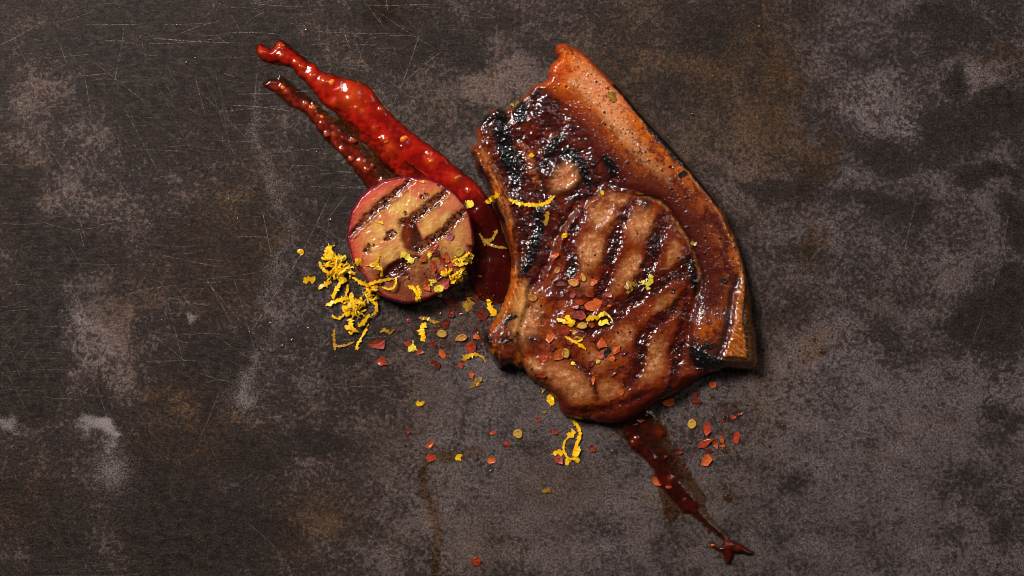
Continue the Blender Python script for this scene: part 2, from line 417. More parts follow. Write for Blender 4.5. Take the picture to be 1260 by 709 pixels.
    grain = math_(nt, 'ADD', math_(nt, 'MULTIPLY', n_fine, math_(nt, 'SUBTRACT', 1.0, math_(nt, 'MULTIPLY', br, 0.45))), math_(nt, 'MULTIPLY', n_br, math_(nt, 'MULTIPLY', br, 0.45)))
    tv = math_(nt, 'MULTIPLY', math_(nt, 'MULTIPLY', attr(nt, 'tone'), maprange(nt, n_mid, 0, 1, 0.72, 1.28, False)), maprange(nt, grain, 0.05, 0.95, 0.20, 1.85, False))
    cv = nd(nt, 'ShaderNodeCombineColor'); [nt.links.new(tv, cv.inputs[i]) for i in range(3)]
    worn = mixc(nt, 1.0, worn, cv.outputs[0], 'MULTIPLY')
    # black patina, its edge broken by fractal noise
    dn = math_(nt, 'ADD', math_(nt, 'ADD', math_(nt, 'MULTIPLY', n_big, 0.16), math_(nt, 'MULTIPLY', n_mid, 0.26)), math_(nt, 'ADD', math_(nt, 'MULTIPLY', n_f2, 0.30), math_(nt, 'MULTIPLY', grain, 0.28)))
    dv = math_(nt, 'ADD', dn, math_(nt, 'MULTIPLY', math_(nt, 'SUBTRACT', attr(nt, 'dark'), 0.5), 0.52))
    dm = maprange(nt, dv, 0.43, 0.58)
    black = mixc(nt, math_(nt, 'MULTIPLY', math_(nt, 'ADD', n_mid, 0.25), grain), (0.005, 0.004, 0.0045), (0.052, 0.037, 0.031))
    c = mixc(nt, math_(nt, 'MULTIPLY', dm, 0.94), worn, black)
    pv = maprange(nt, math_(nt, 'ADD', attr(nt, 'pale'), math_(nt, 'MULTIPLY', math_(nt, 'SUBTRACT', n_fine, 0.5), 0.5)), 0.15, 1.0)
    c = mixc(nt, pv, c, (0.26, 0.215, 0.205))
    # black pin specks and pale pin specks
    sp = noise(nt, 1500, 2, 0.6, tc)
    c = mixc(nt, maprange(nt, sp, 0.60, 0.66, 0, 0.85), c, (0.018, 0.015, 0.014))
    c = mixc(nt, maprange(nt, noise(nt, 1250, 2, 0.6, brushed), 0.66, 0.74, 0, 0.5), c, (0.22, 0.165, 0.13))
    fl = noise(nt, 330, 7, 0.82, tc, 0.6)
    c = mixc(nt, math_(nt, 'MULTIPLY', maprange(nt, fl, 0.60, 0.68, 0, 0.5), math_(nt, 'ADD', 0.25, math_(nt, 'MULTIPLY', br, 0.75))), c, mixc(nt, n_mid, (0.115, 0.078, 0.052), (0.155, 0.125, 0.112)))
    fd = noise(nt, 260, 7, 0.82, tc, 0.5)
    c = mixc(nt, maprange(nt, fd, 0.60, 0.68, 0, 0.5), c, (0.022, 0.016, 0.014))
    c = mixc(nt, attr(nt, 'oil'), c, mixc(nt, 1.0, c, (0.66, 0.46, 0.24), 'MULTIPLY'))
    nt.links.new(c, b.inputs['Base Color'])
    r = maprange(nt, dm, 0, 1, 0.62, 0.42, False)
    nt.links.new(math_(nt, 'SUBTRACT', r, math_(nt, 'MULTIPLY', attr(nt, 'oil'), 0.2)), b.inputs['Roughness'])
    b.inputs['Specular IOR Level'].default_value = 0.07
    h = math_(nt, 'SUBTRACT', math_(nt, 'ADD', math_(nt, 'MULTIPLY', grain, 0.8), math_(nt, 'MULTIPLY', n_mid, 0.2)), math_(nt, 'MULTIPLY', dm, 0.3))
    nt.links.new(bump(nt, h, 0.22, 0.00025), b.inputs['Normal'])
    me = make_mesh('metal_tabletop', V, F, m, dict(tone=tone, dark=dark, rust=np.clip(rust, 0, 1.2), pale=np.clip(pale, 0, 1), oil=np.clip(oil, 0, 0.9), brush=brush))
    o = tag(link('metal_tabletop', me), kind='structure')
    # scratches: thin bare-metal lines
    m2, nt, b = new_mat('scratched_metal'); tc = nd(nt, 'ShaderNodeTexCoord').outputs['Object']
    b.inputs['Base Color'].default_value = (0.27, 0.205, 0.155, 1); b.inputs['Roughness'].default_value = 0.5
    a_ = math_(nt, 'MULTIPLY', maprange(nt, noise(nt, 700, 4, 0.7, tc), 0.40, 0.62), attr(nt, 'strength'), clamp=True)
    nt.links.new(a_, b.inputs['Alpha'])
    L = [([(407,239),(372,310),(345,352),(307,411)],.9,.8),([(432,232),(405,268),(386,300)],.8,.5),([(393,359),(366,378),(340,396)],.8,.6),([(407,413),(390,430),(373,443)],1,.7),
         ([(960,472),(925,545),(880,632),(840,699)],.9,.75),([(1128,243),(1115,300),(1102,366)],.9,.7),([(1242,259),(1232,310),(1220,359)],.9,.6),([(1210,386),(1200,412),(1187,443)],.8,.5),
         ([(1013,299),(978,345),(937,386)],.9,.55),([(933,444),(1050,443),(1163,445)],.7,.4),([(1047,70),(1048,105),(1049,150)],.6,.4),([(520,30),(500,90),(483,129)],1,.6),
         ([(544,63),(515,85),(488,111)],1,.6),([(605,37),(579,48)],1,.8),([(157,0),(130,23)],1,.7),([(153,33),(147,70),(140,105)],.7,.55),([(187,47),(240,51),(290,53)],1,.8),
         ([(110,598),(130,582),(153,570)],1,.9),([(1168,48),(1160,66)],1.4,.9),([(640,595),(660,588),(682,570)],.8,.6),([(577,545),(585,556)],.6,.5),([(560,20),(590,90)],.6,.4),
         ([(605,60),(612,120)],.6,.35),([(320,60),(313,130),(318,190)],.8,.45),([(440,85),(455,48),(510,44)],.8,.5),([(960,70),(940,100)],.6,.4),([(550,160),(575,150)],.7,.4),
         ([(240,345),(300,338),(340,330)],.8,.5),([(270,480),(255,520),(245,540)],.8,.5),([(300,640),(330,665),(350,690)],.7,.45),([(355,610),(380,600)],.7,.5),([(1130,60),(1100,90)],.5,.3),
         ([(565,0),(575,45),(600,110)],.5,.35),([(470,170),(520,60)],.5,.3),([(500,20),(540,110)],.5,.3)]
    for k in range(1300):
        x, y = rnd.uniform(0, 1260), rnd.uniform(0, 709)
        left = x < 640
        ang = rnd.gauss(0, 0.08) if rnd.random() < 0.5 else rnd.choice((rnd.gauss(1.1, .15), rnd.gauss(0.6, .2), rnd.uniform(-1.5, 1.5)))
        ln = rnd.choice((rnd.uniform(8, 30), rnd.uniform(20, 80))) * (1.2 if left else 0.8)
        dx, dy = math.cos(ang) * ln / 2, math.sin(ang) * ln / 2; bow = rnd.uniform(-2, 2)
        L.append(([(x - dx, y - dy), (x + bow * 0.2, y + bow), (x + dx, y + dy)], rnd.uniform(.35, .8), rnd.uniform(.25, .75) * (1 if left and y < 500 else 0.5)))
    V = []; F = []; A = []
    for k, (pts, w, s) in enumerate(L):
        q = smooth_line(pts, sub=4) if len(pts) > 2 else np.array(pts, float)
        t = np.gradient(q, axis=0); t /= np.linalg.norm(t, axis=1, keepdims=True); nn = np.stack([-t[:, 1], t[:, 0]], 1)
        i0 = len(V)
        for j in range(len(q)):
            ww = w * (0.5 if j not in (0, len(q) - 1) else 0.1)
            for sgn in (1, -1):
                p = q[j] + nn[j] * ww * sgn; V.append(to_world(p[0], p[1], 0.12 + 0.0002 * k)); A.append(s)
            if j: F.append((i0 + 2 * j - 2, i0 + 2 * j, i0 + 2 * j + 1, i0 + 2 * j - 1))
    tag(link('scratch_marks', make_mesh('scratch_marks', np.array(V), F, m2, dict(strength=np.array(A)), smooth=False), o), kind='stuff')
build_tabletop()

HM = np.zeros((709, 1260))        # height of the food above the metal, in pixels
def stamp(P, z):
    np.maximum.at(HM, (np.clip(P[:, 1].round().astype(int), 0, 708), np.clip(P[:, 0].round().astype(int), 0, 1259)), z)
def surf_z(x, y):
    return float(HM[min(708, max(0, int(round(y)))), min(1259, max(0, int(round(x))))])

# ------------------------------------------------------------------ the pork chop
CHOP = [(684,58.6),(687,53.8),(697,52.7),(703.7,57),(714,61),(727,72),(739,84),(752,97),(762,106),(775,121),(790.6,140),(808,159),(823,175),(840,194),(858,216),(873.5,234.5),(885,250),(894,265),
  (900,280),(907,293.5),(913,314),(919,337.5),(922.6,354.5),(925.5,375),(928,398),(931,410),(932.7,430),(932.7,449),(926,455),(912.4,455),(897,453.3),(885.4,457.5),(871.8,461),(858,467.7),(844.8,477.8),
  (831,486.3),(817.7,491.4),(805.8,498),(792,508),(778.8,516),(768,520.5),(756.4,522),(742.8,521.3),(732,519.2),(722.5,516.5),(715.8,517.6),(707.7,515.5),(701,513.8),(694,510.4),(689.4,503),(686.8,494.8),
  (678.3,484.6),(668,476),(656.3,469.4),(647.8,459.2),(642.8,454),(637,455),(629,449),(621,451),(614,452.5),(607,444),(600.5,430.5),(594.5,420),(593.7,410),(600.5,403.4),(607,396),(615.7,383),(622.5,366.3),
  (627.5,352.8),(629,337.5),(629.5,322),(626,302),(619,278.5),(610.6,261.5),(602,236),(595.4,219),(588.6,212.5),(584.4,202.3),(585,194),(578.5,187),(580,182),(587,175),(587,166.8),(586,160),(593.7,146.6),
  (602,136.4),(612.3,131.4),(620.8,134.8),(634.3,129.7),(641,121.2),(649.5,112.8),(658,103.5),(668,101),(675,94),(675,85.7),(681.7,75.5),(686.8,70.5),(684,65.4)]
ARC = [(736,240),(752,234.5),(767,234.5),(784,238),(801,244.6),(812.6,249.7),(822.8,260),(831,271.7),(836,281.7),(844.8,293.5),(851.5,308.8),(858,325.7),(861.7,344),(860,359.5),(853,385),(850,413.5),(850,434),(856,447),(868.4,452)]
LOIN = ARC + [(900,475),(860,540),(760,580),(680,550),(630,480),(645,440),(640,415),(650,385),(655,360),(668,340),(680,310),(692,282),(708,262),(722,250)]
FAT = [(664,104),(678,113),(692,121),(703,140),(717,165),(728,190),(745,205),(760,222)] + ARC[2:] + [(900,475),(980,480),(980,300),(800,80),(720,20),(660,30),(655,90)]
BONE = [(580,178),(596,186),(607,205),(620,230),(628,258),(635,290),(637,320),(643,342),(652,356),(650,385),(640,415),(645,440),(640,480),(570,470),(560,400),(600,370),(614,330),(600,262),(570,215)]
EDGE = CHOP[:29]

def build_chop():
    out = smooth_line(CHOP, True, 3)
    # ragged bite on the outline
    f = fbm(out, 9, 3, 77)
    c = np.roll(out, -1, 0) - np.roll(out, 1, 0); nn = np.stack([-c[:, 1], c[:, 0]], 1); nn /= np.linalg.norm(nn, axis=1, keepdims=True)
    rough_edge = np.where((out[:, 0] < 690), 1.0, 0.25)
    out = out + nn * (f * 1.8 * rough_edge)[:, None]
    P, F, d, _, B = field(out, 0.72)
    n = len(P)
    X, Y = P[:, 0], P[:, 1]
    W = P + np.stack([fbm(P, 16, 4, 21), fbm(P, 16, 4, 22)], 1) * 5 + np.stack([fbm(P, 4, 2, 23), fbm(P, 4, 2, 24)], 1) * 1.6
    W2 = P + np.stack([fbm(P, 26, 3, 25), fbm(P, 26, 3, 26)], 1) * 5
    s_loin, _, _ = sdist(W2, smooth_line(LOIN, True, 2)); s_fat, _, _ = sdist(P, smooth_line(FAT, True, 2)); s_bone, _, _ = sdist(P, smooth_line(BONE, True, 2))
    d_arc, t_arc, _ = line_dist(P, smooth_line(ARC, False, 3))
    d_edge, t_edge, _ = line_dist(P, smooth_line(EDGE, False, 3))
    loin = sstep(-4, 5, s_loin); sfj = s_fat + 5 * fbm(P, 14, 3, 27) * (1 - sstep(225, 245, Y)); fat = np.where(Y < 232, sstep(-10, 9, sfj), sstep(-3, 3, s_fat)); fat = fat + (sstep(-4, 4, s_fat) - fat) * sstep(222, 240, Y); bone = sstep(-5, 6, s_bone + 3 * fbm(P, 10, 3, 28)) * (1 - fat)
    loin = loin * (1 - fat) * (1 - bone); cap = np.clip(1 - loin - fat - bone, 0, 1)
    # ---- masks
    rindw = 3.0 + 13 * sstep(330, 400, Y)
    right = sstep(700, 760, X)
    bandsL = [([(716,258),(704,284),(699,306),(704,324),(697,342),(688,358)],13),([(780,248),(770,262),(758,288),(750,320),(744,348),(733,372),(716,396)],15),
              ([(824,262),(810,286),(803,312),(797,330),(784,350)],18),([(850,322),(832,338),(814,347),(782,366),(758,384),(738,400),(722,408)],19),
              ([(845,362),(828,380),(812,394),(793,412),(789,432),(783,456),(772,474)],15),([(846,372),(842,400),(836,425),(832,450),(828,470)],15),
              ([(700,440),(718,452),(728,470),(736,492)],5),([(690,500),(720,506),(760,498),(800,482)],9)]
    gb = np.zeros(n); halo = np.zeros(n)
    for q, w in bandsL:
        gb = np.maximum(gb, band(W, q, w, 4.5)); halo = np.maximum(halo, band(W, q, w + 12, 9))
    gb *= loin * (0.85 + 0.9 * fbm(P, 13, 4, 31, 0.6)); gb = np.clip(gb, 0, 1); halo *= loin
    chars = [([(616,134),(615,150),(619,168),(625,190),(631,206),(634,224)],17,1),([(636,128),(642,134),(640,146)],15,1),([(606,141),(598,146),(591,154)],8,1),([(690,168),(678,184),(670,204)],11,.9),
             ([(692,190),(702,190),(712,197)],11,1),([(712,196),(719,212),(723,226)],11,.95),([(746,196),(752,206),(754,214)],10,.95),([(735,222),(718,240),(700,246)],7,.6),
             ([(663,258),(664,274),(661,292),(655,312),(645,334)],11,1),([(589,204),(593,214),(600,232)],6,1),([(610,250),(614,262),(619,272)],5,.9),([(622,398),(628,393),(634,391)],6,1),
             ([(598,408),(597,418),(602,426)],9,1),([(616,420),(624,419),(632,416)],5,.8),([(608,436),(612,444),(616,448)],7,.9),([(640,452),(636,456)],6,.9),([(650,418),(657,417),(664,420)],4,.8),
             ([(853,429),(858,438),(868,445),(880,449),(888,450)],19,1),([(862,426),(876,425)],9,.9),([(850,322),(852,336),(855,358)],8,.9),([(846,312),(845,326)],6,.7),([(706,318),(704,334),(700,342)],5,.9),
             ([(792,250),(798,250)],5,.9),([(632,245),(646,246)],6,.7),([(640,260),(648,290),(646,310)],7,.55),([(655,118),(662,112)],4,.7),([(738,404),(748,398),(760,392)],4,.7),
             ([(634,160),(640,175)],5,.5),([(660,128),(680,160)],8,.35),([(640,192),(644,214),(640,232)],7,.7),([(800,335),(790,352),(770,372)],7,.55),([(806,290),(802,312)],7,.6),([(756,292),(750,318)],6,.5)]
    ch = np.zeros(n); chh = np.zeros(n)
    for q, w, a in chars: b_ = q[0][0] < 760 and q[0][1] < 300; ch = np.maximum(ch, a * band(W, q, w * (1.15 if b_ else 1), 4.5 if b_ else 3.2)); chh = np.maximum(chh, a * band(W2, q, w + 12, 7))
    for q, w in bandsL[:6]: ch = np.maximum(ch, 0.55 * loin * band(W, q, w * 0.5, 3.0) * sstep(-0.15, 0.25, fbm(P, 16, 3, 36)))
    frag = fbm(P, 6, 4, 33, 0.6)
    ch = np.clip(ch * (1.15 + 1.1 * frag), 0, 1) * sstep(0.08, 0.55, ch)
    # rind char on the outer edge
    rc = (1 - sstep(4.5, 8.5, d + 2.4 * fbm(P, 11, 3, 34) - 3.0 * sstep(140, 165, Y) * (1 - sstep(198, 212, Y)))) * sstep(92, 104, Y) * (1 - sstep(248, 275, Y)) * (d_edge < 14)
    rc *= sstep(-0.45, 0.0, fbm(P, 22, 3, 35) + 0.1 + 0.6 * sstep(140, 165, Y) * (1 - sstep(198, 212, Y)))
    # specks of pepper / bubbles on the fat
    gx_ = X - np.interp(Y, [318, 342, 368, 400, 425, 443], [915, 911.6, 904.8, 900.6, 893, 885])
    bub = np.zeros(n); bubd = np.zeros(n)
    r2 = np.random.default_rng(5)
    k = 0
    while k < 430:
        x = r2.uniform(660, 925); y = r2.uniform(60, 450); r = r2.choice([0.5, 0.7, 1.0, 1.5], p=[.45, .32, .17, .06])
        if perlin(np.array([x / 28.0]), np.array([y / 28.0]), 91)[0] < r2.uniform(-.55, .35): continue
        pp = np.array([[x, y]])
        if sdist(pp, FAT)[0][0] < 2 or sdist(pp, CHOP)[0][0] < 3: continue
        k += 1
        m = (abs(X - x) < 4) & (abs(Y - y) < 4); dd = np.hypot(X[m] - x, Y[m] - y)
        bub[m] = np.maximum(bub[m], 1.1 * r * np.sqrt(np.clip(1 - (dd / (r * 1.1)) ** 2, 0, 1)))
        if r2.random() < 0.65: bubd[m] = np.maximum(bubd[m], 0.9 * (1 - sstep(r * 0.7, r * 1.3, dd)))
    for k in range(170):                       # dark pepper on loin and cap
        x = r2.uniform(600, 860); y = r2.uniform(120, 510); r = r2.choice([0.6, 0.8, 1.2])
        m = (abs(X - x) < 4) & (abs(Y - y) < 4); dd = np.hypot(X[m] - x, Y[m] - y)
        bub[m] = np.maximum(bub[m], 0.8 * r * np.sqrt(np.clip(1 - (dd / r) ** 2, 0, 1)))
        bubd[m] = np.maximum(bubd[m], 0.8 * (1 - sstep(r * 0.7, r * 1.3, dd)))
    lob = spot(W2, 696, 216, 20, 26, 55, 0.35)       # small lean lobe in the cap
    strip = band(W2, [(641,176),(650,196),(657,214),(660,228)], 10, 4)
    tail = sstep(-3, 4, s_fat) * sstep(376, 400, Y)
    GL = smooth_line([(915,318),(911.6,342.6),(904.8,368),(900.6,400),(893,425),(885,443)])
    gs = X - np.interp(Y, GL[:, 1], GL[:, 0]); tailg = sstep(330, 350, Y) * (1 - sstep(444, 450, Y)) * (X > 850)
    memb = (1 - sstep(0.8, 2.6, np.abs(d_arc - 0.5))) * (1 - sstep(0.55, 0.75, t_arc))
    # ---- height (pixels)
    R = 9 + 15 * sstep(430, 480, Y) * (1 - sstep(845, 870, X)) + 7 * sstep(330, 400, Y) * right * (X > 870)
    e = np.clip(d / R, 0, 1); prof = np.sqrt(1 - (1 - e) ** 2)
    z0 = 8 - 2 * sstep(440, 480, Y)
    top = 20 * np.ones(n)
    top += loin * (1.5 + 6.5 * sstep(0, 55, s_loin) - 4 * sstep(460, 520, Y))
    top += fat * (1.0 + 2.5 * sstep(0, 14, s_fat)) + tail * 4.5 + 4.5 * sstep(-5, 5, gs) * tailg
    top += cap * (-1.8 + 5.0 * fbm(P, 34, 3, 40) + 1.5 * fbm(P, 11, 3, 41)) + lob * 5.5 + strip * 2.0
    top += bone * (1.5 + 2.5 * sstep(0, 9, s_bone)) + 5 * spot(P, 622, 424, 22, 24, 20, 0.6)
    top -= 2.6 * (1 - sstep(0, 8, np.abs(s_loin + 1.5))) * (1 - sstep(0, 8, s_fat)) * (1 - sstep(380, 420, Y)) * (Y > 240)    # groove left of the loin
    top -= 3.0 * band(P, [(662,172),(664,210),(663,240),(668,256)], 9, 4) + 3.0 * band(P, [(632,256),(642,300),(641,330)], 8, 4)
    top += memb * 0.6 - 0.9 * np.exp(-((d_arc - 4) / 3.0) ** 2) * (s_loin > 0)
    top -= gb * 2.4
    top += 2.2 * band(W2, [(716,252),(698,278),(688,306)], 9, 4)            # wet ridge on the left of the loin
    top += loin * (2.6 * fbm(P, 24, 3, 42) + 0.6 * fbm(P, 9, 3, 43) + 0.25 * fbm(P, 2.6, 2, 44))
    c1, c2 = cells(W, 8, 3); top -= loin * 0.8 * (1 - sstep(0.02, 0.20, c2 - c1)) * (1 - gb) * 0.45 * sstep(-0.1, 0.3, fbm(P, 24, 2, 52))
    # fibres: fat streaks run along the rind
    ts = t_edge * 560
    st = fbm(np.stack([d_edge + 3 * fbm(P, 30, 2, 46), ts], 1), 6, 4, 45, 0.6, 1.0, 0.16)
    top += fat * tailg * (gs > 1) * 1.2 * fbm(np.stack([X, Y - 0.8 * X], 1), 4, 3, 66, 0.6, 0.35, 1.0)
    top += fat * (0.45 * st + 0.8 * fbm(P, 9, 4, 47, 0.6))
    bs = fbm(np.stack([X - 0.45 * Y, Y], 1), 4, 3, 48, 0.6, 1.0, 0.14)
    top += bone * (0.9 * bs + 0.8 * fbm(P, 7, 3, 49))
    chr_ = fbm(P, 3.2, 3, 50, 0.6)
    top += ch * (1.4 * chr_ + 0.7) + rc * 1.0 * chr_ + cap * 0.9 * fbm(P, 4.2, 3, 51) * (0.4 + 0.9 * sstep(-0.2, 0.3, fbm(P, 30, 2, 53)))
    onrind = (gx_ > -1) & (Y > 325) & (X > 850); bub[onrind] = 0; bubd[onrind] *= 0.0
    top += bub
    z = z0 + (top - z0) * prof
    # cut side step under the fat tail and the gold rind border at lower right
    # ---- colour
    K = 1.12
    tan = lin(172, 110, 72, K); tan2 = lin(200, 150, 108, K); pink = lin(184, 108, 74, K); olive = lin(132, 92, 48, K)
    mid = lin(126, 56, 22, K); rb = lin(98, 34, 12, K); glaze = lin(72, 20, 7, K); deep = lin(34, 11, 6, K); blk = lin(14, 12, 12)
    fo = lin(202, 106, 42, K); fbrown = lin(138, 56, 19, K); fdeep = lin(100, 36, 13, K); fpale = lin(214, 152, 102, K); fpink = lin(178, 94, 58, K)
    bo = lin(170, 88, 36, K); bpale = lin(206, 150, 98, K); gold = lin(206, 128, 56, K); side = lin(98, 60, 26, K)
    n1 = fbm(P, 22, 4, 60, 0.6); n2 = fbm(P, 7, 4, 61, 0.6); n3 = fbm(P, 3, 3, 62, 0.6); n0 = fbm(P, 48, 3, 63, 0.5)
    # loin: glazed red brown, lean patches between the grill lines stay tan
    patch = np.maximum.reduce([a_ * spot(W, x, y, rx, ry, a, 0.6) for x, y, rx, ry, a, a_ in
        [(762,244,30,7,5,.9),(700,262,9,14,30,.6),(642,400,12,18,10,.6),(727,310,15,22,30,1),(740,266,17,15,30,.9),(788,277,17,18,120,1),(829,312,8,16,20,.8),(779,331,13,17,30,1),(822,377,16,13,-30,.9),(801,442,14,25,20,.95),(766,414,16,10,-40,.7),(650,396,13,28,15,.9),  # first spot paints the lit upper rim of the loin as pale lean
         (700,472,36,20,20,.8),(655,452,15,9,20,.9),(722,508,12,7,0,.9),(760,345,8,16,20,.7),(735,440,16,14,0,.55),(745,480,22,12,0,.6),(712,350,14,10,0,.5),(840,440,10,14,0,.3)]])
    cl = mix(np.tile(mid, (n, 1)), rb, sstep(-0.25, 0.30, n1 + 0.6 * n2))
    ptc = mix(mix(np.tile(tan, (n, 1)), tan2, sstep(-0.2, 0.4, n2)), pink, sstep(0.0, 0.4, n1) * 0.7); ptc = mix(ptc, olive, 0.35 * sstep(0.05, 0.4, n0)); ptc = mix(ptc, mid, 0.6 * sstep(0.12, 0.4, n3 + 0.4 * n2)); ptc = mix(ptc, lin(206, 160, 116, K), 0.5 * sstep(0.2, 0.45, -n3 - 0.3 * n2))
    cl = mix(cl, ptc, np.clip(patch * (0.95 + 0.9 * n2 + 0.5 * n3), 0, 1))
    cl = mix(cl, rb, np.clip(halo * 0.85 - 0.25 * patch * (1 - gb), 0, 0.9))
    crk = (1 - sstep(0.03, 0.16, c2 - c1)) * sstep(0.0, 0.35, fbm(P, 20, 2, 52)); cl = mix(cl, rb, crk * 0.55)
    cl = mix(cl, glaze, gb); cl = mix(cl, deep, gb * sstep(-0.35, 0.2, n1 + n2) * 0.85)
    cl = mix(cl, glaze, 0.85 * (1 - sstep(4, 24, d + 9 * n1)) * sstep(440, 470, Y) * (1 - 0.7 * spot(W, 722, 508, 14, 9, 0, .5)))
    cl = mix(cl, rb, 0.75 * (1 - sstep(2, 16, d_arc + 8 * n2)))
    cl = mix(cl, glaze, 0.8 * sstep(-0.1, 0.3, n1 + 0.5 * n2) * spot(P, 705, 378, 52, 44, 0, 0.6)); cl = mix(cl, glaze, 0.6 * spot(W, 684, 318, 12, 40, 20, 0.5) * sstep(-.3, .2, n2))
    # cap muscle
    cc = mix(np.tile(rb, (n, 1)), glaze, sstep(-0.45, 0.15, n1 + 0.5 * n2)); cc = mix(cc, deep, sstep(-0.25, 0.3, n2 + 0.8 * n0) * 0.85)
    cc = mix(cc, mid, 0.55 * sstep(0.18, 0.5, n3 - 0.5 * n1))
    cc = mix(cc, mix(np.tile(pink, (n, 1)), tan2, sstep(-.2, .3, n2)), 0.95 * spot(W, 697, 218, 13, 20, 55, 0.55) * sstep(-0.6, -0.1, n3)); cc = mix(cc, mix(np.tile(pink, (n, 1)), rb, sstep(-.3, .3, n2)), 0.85 * strip)
    cc = mix(cc, lin(136, 64, 28, K), 0.75 * (1 - sstep(2, 8, d + 3 * n2)))
    cc = mix(cc, bo, 0.6 * sstep(0.0, 0.4, n2) * sstep(588, 596, X) * (1 - sstep(604, 620, X)) * sstep(150, 165, Y))
    # fat: orange and pale at the tip, ever browner downward and towards the lean
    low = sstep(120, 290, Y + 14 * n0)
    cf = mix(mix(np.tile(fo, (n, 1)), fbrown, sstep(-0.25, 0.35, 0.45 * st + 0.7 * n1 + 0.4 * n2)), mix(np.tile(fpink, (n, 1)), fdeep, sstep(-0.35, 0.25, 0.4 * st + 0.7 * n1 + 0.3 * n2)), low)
    cf = mix(cf, lin(220, 160, 116, K), 0.95 * band(W2, [(704,98),(730,122),(756,150),(790,188),(822,226)], 16, 7) * (1 - 0.75 * low) * sstep(-0.6, 0.0, n2))
    cf = mix(cf, lin(212, 140, 102, K), 0.85 * spot(W, 740, 112, 44, 13, 48, 0.6)); cf = mix(cf, lin(196, 80, 32, K), 0.6 * spot(W, 690, 92, 10, 26, 20, 0.6)); cf = mix(cf, fpale, 0.35 * sstep(0.1, 0.4, n3) * (1 - low))
    inner = 1 - sstep(4, 40, s_fat + 16 * n1 + 10 * n2 + 6 * n3)
    cf = mix(cf, fbrown, sstep(0.05, 0.5, n2 + n3 + 0.4 * n1) * 0.6); cf = mix(cf, lin(120, 36, 14, K), 0.55 * sstep(0.30, 0.6, n3 + 0.5 * n2)); cf = mix(cf, fbrown, inner * sstep(100, 125, Y)); cf = mix(cf, rb, np.clip(inner * 1.1 - 0.2, 0, 1) * sstep(125, 165, Y)); cf = mix(cf, glaze, 0.9 * (1 - sstep(0, 14, s_fat + 7 * n1 + 5 * n3)) * sstep(130, 170, Y))
    cf = mix(cf, rb, 0.85 * sstep(0.12, 0.46, n2 + 0.1 * st + 0.7 * n3) * (0.25 + 0.75 * sstep(110, 200, Y)))
    cf = mix(cf, glaze, 0.7 * sstep(0.22, 0.5, n3 + 0.5 * n1) * (0.2 + 0.8 * low))
    cf = mix(cf, lin(140, 40, 18, K), 0.7 * (1 - sstep(0, 11, d + 6 * n2)) * (Y < 130)); cf = mix(cf, lin(220, 132, 60, K), 0.9 * np.exp(-((d_edge - 8) / 2.0) ** 2) * sstep(200, 235, Y) * sstep(-0.1, 0.3, n2))
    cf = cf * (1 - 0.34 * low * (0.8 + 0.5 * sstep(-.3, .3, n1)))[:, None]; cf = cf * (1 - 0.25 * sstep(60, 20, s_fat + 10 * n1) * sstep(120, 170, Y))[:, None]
    cf = mix(cf, mix(np.tile(rb, (n, 1)), glaze, sstep(-.2, .3, n1)), tail * 0.75); cf = mix(cf, bo, tail * 0.8 * spot(W, 870, 402, 15, 26, 10, 0.6) * sstep(-0.3, 0.2, n2))
    cf = mix(cf, deep, tailg * 0.85 * np.exp(-((gs + 7) / 5.5) ** 2))
    rg = fbm(np.stack([gx_ + 0.25 * Y, Y - 0.8 * X], 1), 4, 3, 66, 0.6, 0.35, 1.0)
    gb2 = np.exp(-((d - rindw - 1.5) / 3.0) ** 2) * sstep(262, 330, Y) * (X > 860) * (d_edge < 40)
    cf = mix(cf, mix(np.tile(gold, (n, 1)), fpale, sstep(-.1, .3, n3)), gb2 * 0.9 * sstep(-0.25, 0.15, n2 + 0.6 * n3))
    cf = mix(cf, mix(mix(np.tile(lin(146, 74, 30, K), (n, 1)), gold, 0.8 * sstep(-.1, .3, 0.5 * rg + n3)), mix(np.tile(rb, (n, 1)), gold, np.full(n, 0.35)), sstep(-0.05, 0.4, -0.4 * rg + 1.0 * n2 + 0.4 * n3)), tailg * sstep(0.5, 2.5, gs) * sstep(rindw - 3, rindw, d) * sstep(-0.5, -0.1, n2 + 0.4 * n3))
    cf = mix(cf, mix(np.tile(side, (n, 1)), lin(60, 34, 16, K), sstep(-.2, .3, n2)), (1 - sstep(rindw - 4, rindw - 1, d)) * sstep(330, 360, Y) * (X > 860))
    cf = mix(cf, blk, 0.95 * np.exp(-((d - rindw + 1.5) / 2.0) ** 2) * sstep(310, 345, Y) * (X > 860) * (Y < 449) * sstep(-.5, -.1, n2))
    cf = mix(cf, lin(150, 78, 32, K), (1 - sstep(3, 6, d)) * (Y > 440) * 0.9)
    # bone
    cb = mix(np.tile(bo, (n, 1)), bpale, sstep(0.0, 0.5, bs) * 0.7); cb = mix(cb, rb, sstep(-0.1, 0.3, n2 - 0.5 * bs) * 0.85)
    cb = mix(cb, bpale, 0.95 * spot(W, 645, 382, 13, 40, 14, 0.6) * sstep(-.5, 0, n2)); cb = mix(cb, glaze, 0.9 * spot(W, 622, 428, 22, 24, 0, 0.5) * sstep(-0.6, 0.0, n2 + n1))
    cb = mix(cb, glaze, 0.85 * (1 - sstep(3, 9, d + 3 * n2)) * (Y < 330)); cb = mix(cb, lin(156, 76, 34, K), 0.6 * (1 - sstep(3, 8, d)) * (Y > 345) * (Y < 412))
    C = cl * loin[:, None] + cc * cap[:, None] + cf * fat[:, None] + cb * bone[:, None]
    C = mix(C, lin(200, 140, 80, K), memb * 0.34 * sstep(-0.3, 0.3, n2) * sstep(0.05, 0.2, t_arc))
